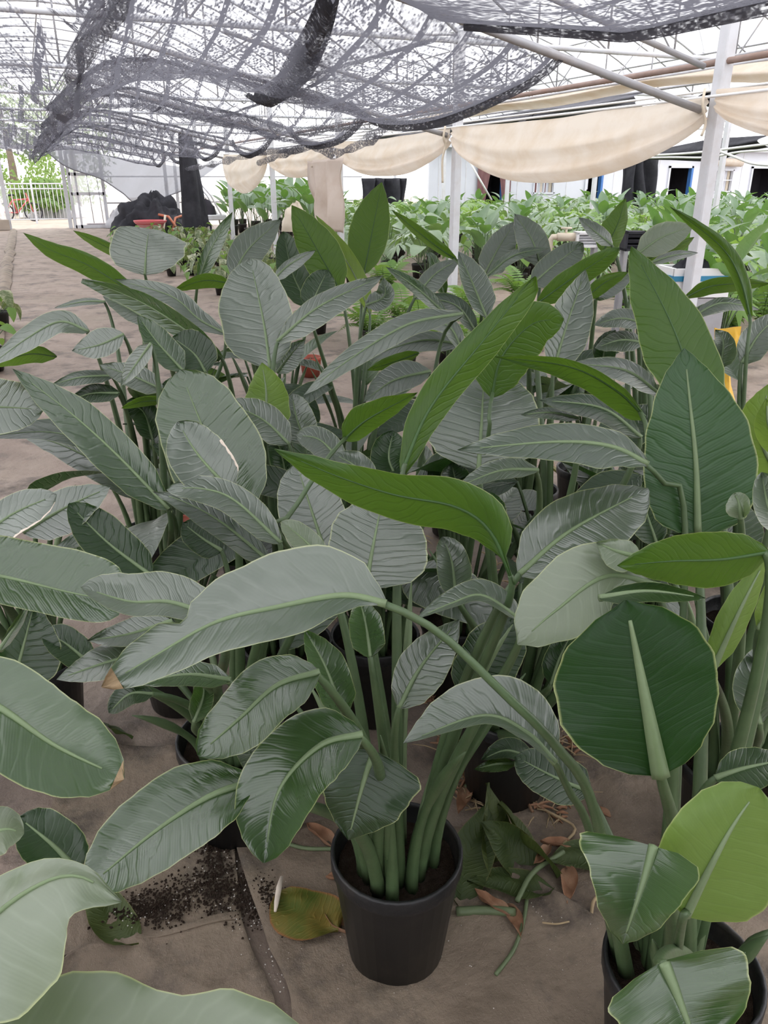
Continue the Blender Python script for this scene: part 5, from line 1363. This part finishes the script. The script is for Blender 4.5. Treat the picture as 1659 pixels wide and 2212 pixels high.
L('RR', [(1640, 1360), (1668, 1300), (1690, 1220)], 26, 26, 1.2, 'y', 'n')
L('RR', [(1640, 1565), (1628, 1470), (1655, 1380)], 40, 50, 1.3, 'g', 'a')
L('FL', [(-260, 2180), (-80, 2035), (60, 1925), (165, 1892), (263, 1948)], 78, 185, 0.56, 'p', 'a', k=.3, hw=.10, pl=[(0, .1), (.2, .6), (.45, 1), (.7, .7), (.85, .35), (.95, .12), (1, .01)], pr=[(0, .1), (.15, .7), (.35, 1.1), (.55, 1.05), (.7, .72), (.85, .42), (.94, .22), (1, .01)], thick=.8)
L('FB', [(-60, 2300), (150, 2270), (400, 2270), (680, 2260)], 165, 120, 0.52, 'p', 'r', k=.2, hw=.09, pet=False, pl=[(0, .3), (.15, .75), (.3, 1), (.42, .98), (.55, .78), (.62, .74), (.75, .84), (.88, .62), (.96, .3), (1, .02)])
L('FL', [(-90, 1850), (0, 1795), (52, 1800)], 52, 45, 0.68, 'p', 'r')
L('FL', [(168, 1885), (115, 1828), (40, 1765)], 60, 62, 1.0, 'd', 'r', pet=False)
L('P1', [(328, 1245), (232, 1172), (148, 1088)], 42, 45, 1.6, 'd', 'r')
L('P2', [(-70, 1190), (20, 1115), (122, 1068)], 36, 40, 1.5, 'g', 'r', torn=('r', .25, .97))
L('P2', [(50, 1150), (150, 1092), (238, 1052)], 38, 46, 1.66, 'g', 'n', pet=[(110, 1130, 1.75)])
L('P1', [(480, 1190), (440, 1165), (395, 1130)], 32, 32, 1.75, 'd', 'r', hw=.055)
# leaves further back on the right and between
L('K8', [(1480, 642), (1545, 616), (1665, 612)], 14, 16, 2.45, 'u', 'n')
L('K8', [(1500, 682), (1560, 655), (1640, 668)], 12, 14, 2.35, 'g', 'n')
L('K8', [(1480, 690), (1530, 668), (1590, 664)], 12, 12, 2.5, 'm', 'n')
L('K8', [(1602, 785), (1640, 722), (1690, 676)], 28, 32, 2.2, 'g', 'n')
L('K7', [(1556, 795), (1562, 740), (1545, 712)], 22, 26, 2.3, 'g', 'a')
L('K7', [(1395, 700), (1340, 688), (1283, 702)], 18, 20, 2.35, 'g', 'n')
L('K7', [(1390, 740), (1340, 735), (1285, 752)], 22, 18, 2.3, 'g', 'n')
L('K6', [(1300, 790), (1310, 745), (1330, 712)], 22, 22, 2.4, 'd', 'a')
L('K6', [(1360, 650), (1400, 620), (1420, 590)], 20, 20, 2.5, 'g', 'n')
L('K6', [(1270, 640), (1310, 625), (1370, 590)], 18, 18, 2.6, 'g', 'n')
L('K4', [(895, 645), (940, 592), (992, 560)], 18, 26, 2.75, 'g', 'n')
L('K4', [(968, 684), (900, 622), (833, 576)], 13, 14, 2.45, 'm', 'n')
L('K4', [(1050, 685), (1022, 615), (990, 543)], 20, 34, 2.35, 'g', 'n')
L('K4', [(987, 562), (930, 522), (846, 454)], 10, 13, 2.5, 'u', 'n', pet=[(1015, 610, 2.5), (1040, 690, 2.55)])
L('K4', [(960, 640), (935, 560), (918, 545)], 14, 14, 2.9, 'm', 'n')
L('K4', [(1030, 720), (985, 660), (905, 640)], 16, 18, 2.6, 'd', 'n')
L('K3', [(790, 660), (830, 640), (828, 600)], 20, 20, 2.7, 'g', 'n')
L('K3', [(1000, 760), (960, 700), (850, 700)], 16, 18, 2.25, 'g', 'n', pet=False)
L('P3', [(660, 960), (640, 900), (630, 850)], 30, 34, 2.2, 'g', 'r')
L('P3', [(625, 960), (565, 905), (480, 868)], 30, 34, 2.0, 'g', 'n', k=.3)
L('P4', [(740, 1000), (690, 950), (640, 940)], 30, 26, 1.95, 'g', 'r')
L('P3', [(620, 1040), (600, 960), (560, 930)], 24, 26, 2.15, 'd', 'r')
L('P5', [(1000, 1080), (985, 1040), (975, 1000)], 30, 30, 2.0, 'd', 'r')
L('P4', [(800, 1060), (770, 1010), (720, 980)], 26, 30, 1.85, 'g', 'n')
L('P5', [(860, 1040), (840, 990), (850, 930)], 34, 34, 1.95, 'd', 'r')
L('P1', [(420, 1060), (380, 990), (330, 960)], 30, 30, 2.3, 'd', 'n')
L('K1', [(330, 950), (310, 890), (270, 870)], 26, 26, 2.6, 'd', 'r')
L('K1', [(410, 900), (390, 850), (350, 830)], 30, 30, 2.6, 'd', 'r')
L('B', [(985, 1290), (975, 1210), (955, 1160)], 30, 34, 1.62, 'g', 'r')
L('P6', [(1060, 1170), (1050, 1110), (1050, 1060)], 40, 42, 1.7, 'd', 'r')
L('P7', [(1290, 1150), (1250, 1100), (1220, 1080)], 34, 34, 1.75, 'd', 'r')
L('P7', [(1420, 1180), (1400, 1120), (1380, 1050)], 34, 34, 1.7, 'd', 'a')
L('P8', [(1600, 1120), (1595, 1085), (1585, 1065)], 26, 22, 1.3, 'p', 'r', hw=.04)
L('P8', [(1690, 1150), (1660, 1100), (1645, 1020)], 26, 40, 1.2, 'g', 'r')
L('B', [(1190, 1480), (1210, 1420), (1240, 1360)], 30, 34, 1.6, 'd', 'a')
L('L', [(420, 1560), (440, 1500), (430, 1450)], 22, 20, 1.5, 'm', 'n')
L('L', [(330, 1500), (280, 1500), (235, 1540)], 20, 24, 1.5, 'd', 'r')
# extra bare stalks of the front plants: young rolled leaves stand among the stems
def stalks(key, n, h0, h1, seed, lean=0.16):
    rnd = random.Random(seed); P = PLANTS[key]
    for i in range(n):
        a = i * 2.399 + rnd.uniform(-.4, .4); r0 = 0.03 + 0.055 * math.sqrt((i + .5) / n); h = rnd.uniform(h0, h1)
        f = Vector((r0 * math.cos(a), r0 * math.sin(a), 0.21)); e = f + Vector((lean * math.cos(a), lean * math.sin(a), h))
        pts = bez([f, f + Vector((0, 0, h * .5)), e], 12)
        k = MB(); k.tube(pts, [0.019, 0.0175, 0.016, 0.0145, 0.013, 0.0115, 0.010, 0.010, 0.012, 0.0125, 0.010, 0.006, 0.0012], 8, True, 0.7)
        k.build('petiole', MT['stalk'] if i % 3 else MT['rib'], P['o'])
stalks('C', 9, 0.35, 0.60, 1); stalks('R', 8, 0.14, 0.26, 2, 0.05); stalks('RR', 11, 0.3, 0.55, 3, 0.10); stalks('L', 7, 0.2, 0.4, 4); stalks('B', 7, 0.25, 0.5, 5); pass
for i, k_ in enumerate(PLANTS):
    if k_[0] in 'PKJ': stalks(k_, 6, 0.30, 0.60, 10 + i, 0.14)
# lower leaves, short and dark, added to fill and darken under the tall ones
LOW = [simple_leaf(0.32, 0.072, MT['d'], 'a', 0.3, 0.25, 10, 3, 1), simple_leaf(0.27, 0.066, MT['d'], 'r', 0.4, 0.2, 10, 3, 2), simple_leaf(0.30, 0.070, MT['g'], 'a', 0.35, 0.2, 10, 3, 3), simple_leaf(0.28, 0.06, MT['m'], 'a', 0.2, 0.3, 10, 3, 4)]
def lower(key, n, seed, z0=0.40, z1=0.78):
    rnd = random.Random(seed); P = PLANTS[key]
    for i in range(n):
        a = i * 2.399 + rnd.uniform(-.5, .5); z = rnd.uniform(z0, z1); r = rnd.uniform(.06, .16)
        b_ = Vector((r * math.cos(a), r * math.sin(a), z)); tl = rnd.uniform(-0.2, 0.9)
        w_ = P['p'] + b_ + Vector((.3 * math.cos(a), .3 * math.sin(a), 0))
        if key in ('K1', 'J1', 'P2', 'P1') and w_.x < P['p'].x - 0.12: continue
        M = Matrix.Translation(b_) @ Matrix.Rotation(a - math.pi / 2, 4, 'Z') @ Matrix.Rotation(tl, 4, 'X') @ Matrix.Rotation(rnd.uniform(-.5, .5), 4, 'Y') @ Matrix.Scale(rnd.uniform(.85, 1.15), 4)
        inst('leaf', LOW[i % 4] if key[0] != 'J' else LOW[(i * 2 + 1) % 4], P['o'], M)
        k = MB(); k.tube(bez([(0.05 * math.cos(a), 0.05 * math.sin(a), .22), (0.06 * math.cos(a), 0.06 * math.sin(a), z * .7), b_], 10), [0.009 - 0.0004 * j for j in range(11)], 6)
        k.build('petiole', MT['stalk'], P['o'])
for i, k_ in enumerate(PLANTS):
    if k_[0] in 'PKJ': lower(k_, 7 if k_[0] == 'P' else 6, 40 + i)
lower('B', 4, 3, .4, .6); lower('L', 4, 5, .35, .5)


# ================================================================== SMALL RED POTS, LITTER, SOIL
random.seed(44)
for x, y, r_, h_, mt, lab, bare in ((395, 1205, 0.075, 0.17, 'terracotta', 'small red plastic pot behind the drooping grey leaves at the left', 0),
                           (672, 812, 0.09, 0.16, 'terracotta', 'small terracotta pot far back among the stalks', 0)):
    p = onz(x, y)
    me = pot_mesh(r_, r_ * .78, h_, MT[mt], 22)
    t = thing('red_pot', lab, 'pot', (p.x, p.y, 0.0))
    inst('pot', me, t)
    k = MB(); k.lathe([(r_ * .9, h_ * .82), (r_ * .5, h_ * .84), (0.001, h_ * .86)], (0, 0, 0), 16); k.build('soil', MT['soil'], t)
def curled(L_, W_, m, name, seed, curl=0.6, prof='a'):
    rows, uv = [], []
    for i in range(13):
        t = i / 12; w = W_ * interp(PROF[prof], t); r, ru = [], []
        for j in range(-4, 5):
            u = j / 4; a = u * curl * 1.6
            x = w * (math.sin(a) / max(0.2, curl * 1.6)); z = w * (1 - math.cos(a)) * 0.8 + 0.10 * L_ * nz(t * 3 + seed, u * 1.5, seed) + 0.16 * L_ * curl * (t - .5) ** 2
            r.append((x + 0.06 * L_ * math.sin(t * 4 + seed), (t - .5) * L_, z)); ru.append((.5 + .5 * u, t))
        rows.append(r); uv.append(ru)
    k = MB(); k.grid(rows, uv, True); return k.build(name, m, me_only=True)
DRY = [curled(0.10, 0.026, MT['dry'], 'dry_leaf', s, 0.9) for s in (1, 2, 3)]
def lay(name, me, x, y, rz, label, cat, group=None, z=0.016, tilt=(0, 0), sc=1.0):
    p = onz(x, y); o = inst(name, me)
    o.location = (p.x, p.y, floor_z(p.x, p.y) + z); o.rotation_euler = (tilt[0], tilt[1], rz); o.scale = (sc,) * 3
    return tag(o, label, cat, group)
spots = [(745, 1900, 1.2, 'dry brown leaf leaning against the left foot of the front pot'), (1060, 1965, .4, 'dry brown leaf under the cut stalk right of the front pot'), (1225, 1925, 2.6, 'curled orange-brown leaf on the open ground right of the fallen leaves'),
         (1200, 1840, .9, 'dry tan leaf above the end of the cut stalk'), (1170, 1870, 2.0, 'dry brown leaf touching the fallen green leaves'), (1010, 1690, .2, 'dry brown leaf behind the front pot rim'), (1040, 1720, 1.4, 'dry brown leaf between front pot and dark pot'),
         (1290, 1760, .4, 'dry leaf among the stalks of the corner pot'), (930, 1515, 2.3, 'dry brown leaf in the litter behind the front plant, left'), (985, 1575, .7, 'dry brown leaf in the litter behind the front plant, right'), (760, 1560, 1.9, 'dry tan leaf under the oval glossy leaf stalks'),
         (730, 2000, .5, 'thin dry brown leaf left of the front pot foot'), (1215, 1490, 1.5, 'pale dry leaf beside the grey rimmed pot'), (1110, 2000, 2.9, 'small dry leaf below the cut stalk'), (900, 970, .8, 'dry leaf deep in the centre gap'), (960, 995, 2.2, 'dry leaf beside the dark pot under the fan leaf'),
         (100, 1200, .9, 'dry leaf on the path edge under the torn margin leaf'), (1000, 1740, 2.5, 'straw coloured dry leaf at the back of the front pot'), (690, 1810, .3, 'dry scrap of leaf below the wet looking leaf')]
for i, (x, y, rz, lab) in enumerate(spots): lay('dry_leaf', DRY[i % 3], x, y, rz, lab, 'dry leaf', 'dry leaves on the floor', 0.018, (0.1, 0.2), random.uniform(0.7, 1.15))
GL = [curled(0.26, 0.062, MT['fallen'], 'fallen_leaf', s, 0.35) for s in (4, 5)]
for i, (x, y, rz, lab, sc, tl) in enumerate(((1018, 1880, -.5, 'fallen green leaf lying against the right side of the front pot', .95, (.5, .3)), (1062, 1845, .3, 'folded fallen green leaf standing beside the front pot', .95, (.9, .5)), (1108, 1870, .6, 'narrow fallen green leaf next to the folded one', .85, (.8, -.6)),
                                        (1100, 1930, 1.2, 'dark fallen green leaf lowest of the little heap', .75, (.1, .2)), (1135, 1850, .9, 'fallen green leaf at the right end of the little heap', .8, (.7, .8)), (1270, 1870, 1.4, 'fallen green leaf half under the corner plant', .8, (0.1, 0)), (255, 1590, .9, 'small fallen green leaf on the ground below the long torn leaf', .45, (0.2, .8)),
                                        (1010, 1600, 1.9, 'fallen leaf scraps between front pot and dark pot', .7, (.1, .3)), (240, 1990, .6, 'dark fallen leaf under the big pale corner leaf', .8, (.1, .1)), (1170, 1090, .2, 'fallen leaf far back beside the grey rimmed pot', .8, (.1, 0)), (640, 1100, .4, 'pale fallen leaf on the path under the drooping leaves', .7, (.1, 0)))):
    lay('fallen_leaf', GL[i % 2], x, y, rz, lab, 'fallen leaf', 'fallen green leaves', 0.022 + (0.03 if tl[0] > .4 else 0), tl, sc)
YM = curled(0.17, 0.068, MT['fallyellow'], 'yellowing_leaf', 8, 0.25, 'r')
lay('yellowing_leaf', YM, 662, 1985, 0.5, 'rounded yellow-green fallen leaf on the sheet left of the front pot', 'fallen leaf', None, 0.03)
k = MB()
P0 = [onz(x, y) + Vector((0, 0, .03)) for x, y in ((610, 1915), (604, 1940), (599, 1970), (596, 1990))]
k.tube(P0, [0.004, 0.007, 0.006, 0.003], 6); tag(k.build('dry_strip', MT['torn']), 'pale curled dry edge strip along the yellow-green fallen leaf', 'dry strip')
lay('yellowing_leaf', YM, 1245, 1062, 1.2, 'yellow fallen leaf far back on the ground beyond the grey leaf', 'fallen leaf', None, 0.05, (.5, 0), 2.0)
def stalk(name, px, r, m, label, z=0.02):
    k = MB(); pts = catmull([onz(x, y) + Vector((0, 0, z + floor_z(*onz(x, y)[:2]))) for x, y in px], 14)
    k.tube(pts, r, 7); return tag(k.build(name, MT[m]), label, 'stalk', 'cut stalks on the floor')
stalk('cut_stalk', [(985, 1982), (1050, 1980), (1112, 1982)], 0.010, 'greenstalk', 'thick cut green stalk lying right of the front pot')
stalk('cut_stalk', [(1115, 1965), (1150, 1905), (1215, 1860)], 0.006, 'greenstalk', 'slanting cut green stalk crossing toward the corner plant', .03)
stalk('cut_stalk', [(1070, 2115), (1110, 2060), (1132, 1990), (1138, 1935)], 0.0045, 'greenstalk', 'long thin curved stalk on the bare sheet in the foreground')
stalk('cut_stalk', [(1128, 1730), (1180, 1765), (1240, 1800), (1215, 1840)], 0.0035, 'straw', 'thin straw bent on the ground behind the fallen leaves')
stalk('cut_stalk', [(610, 1832), (660, 1838), (720, 1838)], 0.005, 'greenstalk', 'thin green stalk lying left of the front pot rim')
stalk('cut_stalk', [(1275, 1990), (1280, 1960), (1292, 1945)], 0.004, 'straw', 'short straw beside the corner pot')
stalk('cut_stalk', [(1005, 1710), (1060, 1680), (1090, 1690)], 0.006, 'greenstalk', 'cut stalk lying behind the front pot')
stalk('cut_stalk', [(1170, 2005), (1200, 2008), (1228, 2004)], 0.002, 'straw', 'hair thin straw on the stained sheet')
stalk('cut_stalk', [(520, 1150), (600, 1190), (690, 1230)], 0.006, 'straw', 'straw lying far under the grey leaves')
# straw litter between the pots
def litter(name, area, n, m, lmin, lmax, r, label, seed):
    rnd = random.Random(seed); k = MB()
    for i in range(n):
        u, v = rnd.random(), rnd.random()
        a = onz(*area[0]).lerp(onz(*area[1]), u); c = onz(*area[3]).lerp(onz(*area[2]), u); p = a.lerp(c, v)
        L_ = rnd.uniform(lmin, lmax); th = rnd.uniform(0, 6.28); d = Vector((math.cos(th), math.sin(th), rnd.uniform(-.05, .25))) * L_
        p.z = floor_z(p.x, p.y) + 0.014
        k.tube([p, p + d * .5 + Vector((0, 0, .006)), p + d], [r, r, r * .4], 3, False)
    return tag(k.build(name, m), label, 'litter', None, 'stuff')
litter('straw_litter', [(900, 1500), (1260, 1500), (1230, 1790), (990, 1760)], 260, MT['straw'], .02, .09, .0022, 'straw and stem scraps littering the ground behind the front pot', 1)
litter('straw_litter', [(560, 1150), (1300, 950), (1300, 1250), (560, 1400)], 240, MT['straw'], .03, .10, .003, 'straw scraps on the floor under the middle plants', 2)
litter('leaf_litter', [(900, 1500), (1260, 1500), (1230, 1790), (990, 1760)], 120, MT['dry'], .015, .05, .005, 'brown leaf scraps littering the ground behind the front pot', 3)
def grains(name, cen, n, m, r0, r1, spread_, label, seed):
    rnd = random.Random(seed); k = MB()
    for i in range(n):
        c = rnd.choice(cen); p = onz(c[0] + rnd.gauss(0, c[2]), c[1] + rnd.gauss(0, c[3]))
        r = rnd.uniform(r0, r1); p.z = floor_z(p.x, p.y) + 0.014 + r * 0.5
        o = len(k.v); M = Matrix.Rotation(rnd.uniform(0, 3), 3, 'Z')
        for q in ((1, 0, 0), (0, 1, 0), (-1, 0, 0), (0, -1, 0), (0, 0, 1), (0, 0, -1)): k.v.append(tuple(p + M @ (Vector(q) * r * rnd.uniform(.6, 1.2))))
        for f in ((0, 1, 4), (1, 2, 4), (2, 3, 4), (3, 0, 4), (1, 0, 5), (2, 1, 5), (3, 2, 5), (0, 3, 5)): k.face([o + j for j in f])
    return tag(k.build(name, m, None, False), label, 'soil', None, 'stuff')
cen = [(470, 1850, 22, 40), (440, 1930, 60, 22), (540, 1950, 40, 30), (330, 1970, 40, 20)]
grains('potting_soil_spill', cen, 2600, MT['soil'], .0015, .0045, 0, 'spilled dark potting soil on the foreground sheets', 1)
grains('perlite_grains', cen + [(560, 1990, 30, 40), (600, 2080, 30, 40)], 340, MT['perlite'], .0010, .0026, 0, 'white perlite grains scattered over the spilled soil', 2)
grains('white_crumbs', [(1000, 2080, 200, 80), (1150, 2000, 90, 60), (800, 2080, 60, 50)], 90, MT['perlite'], .0008, .002, 0, 'small pale crumbs on the bare stained sheet', 3)
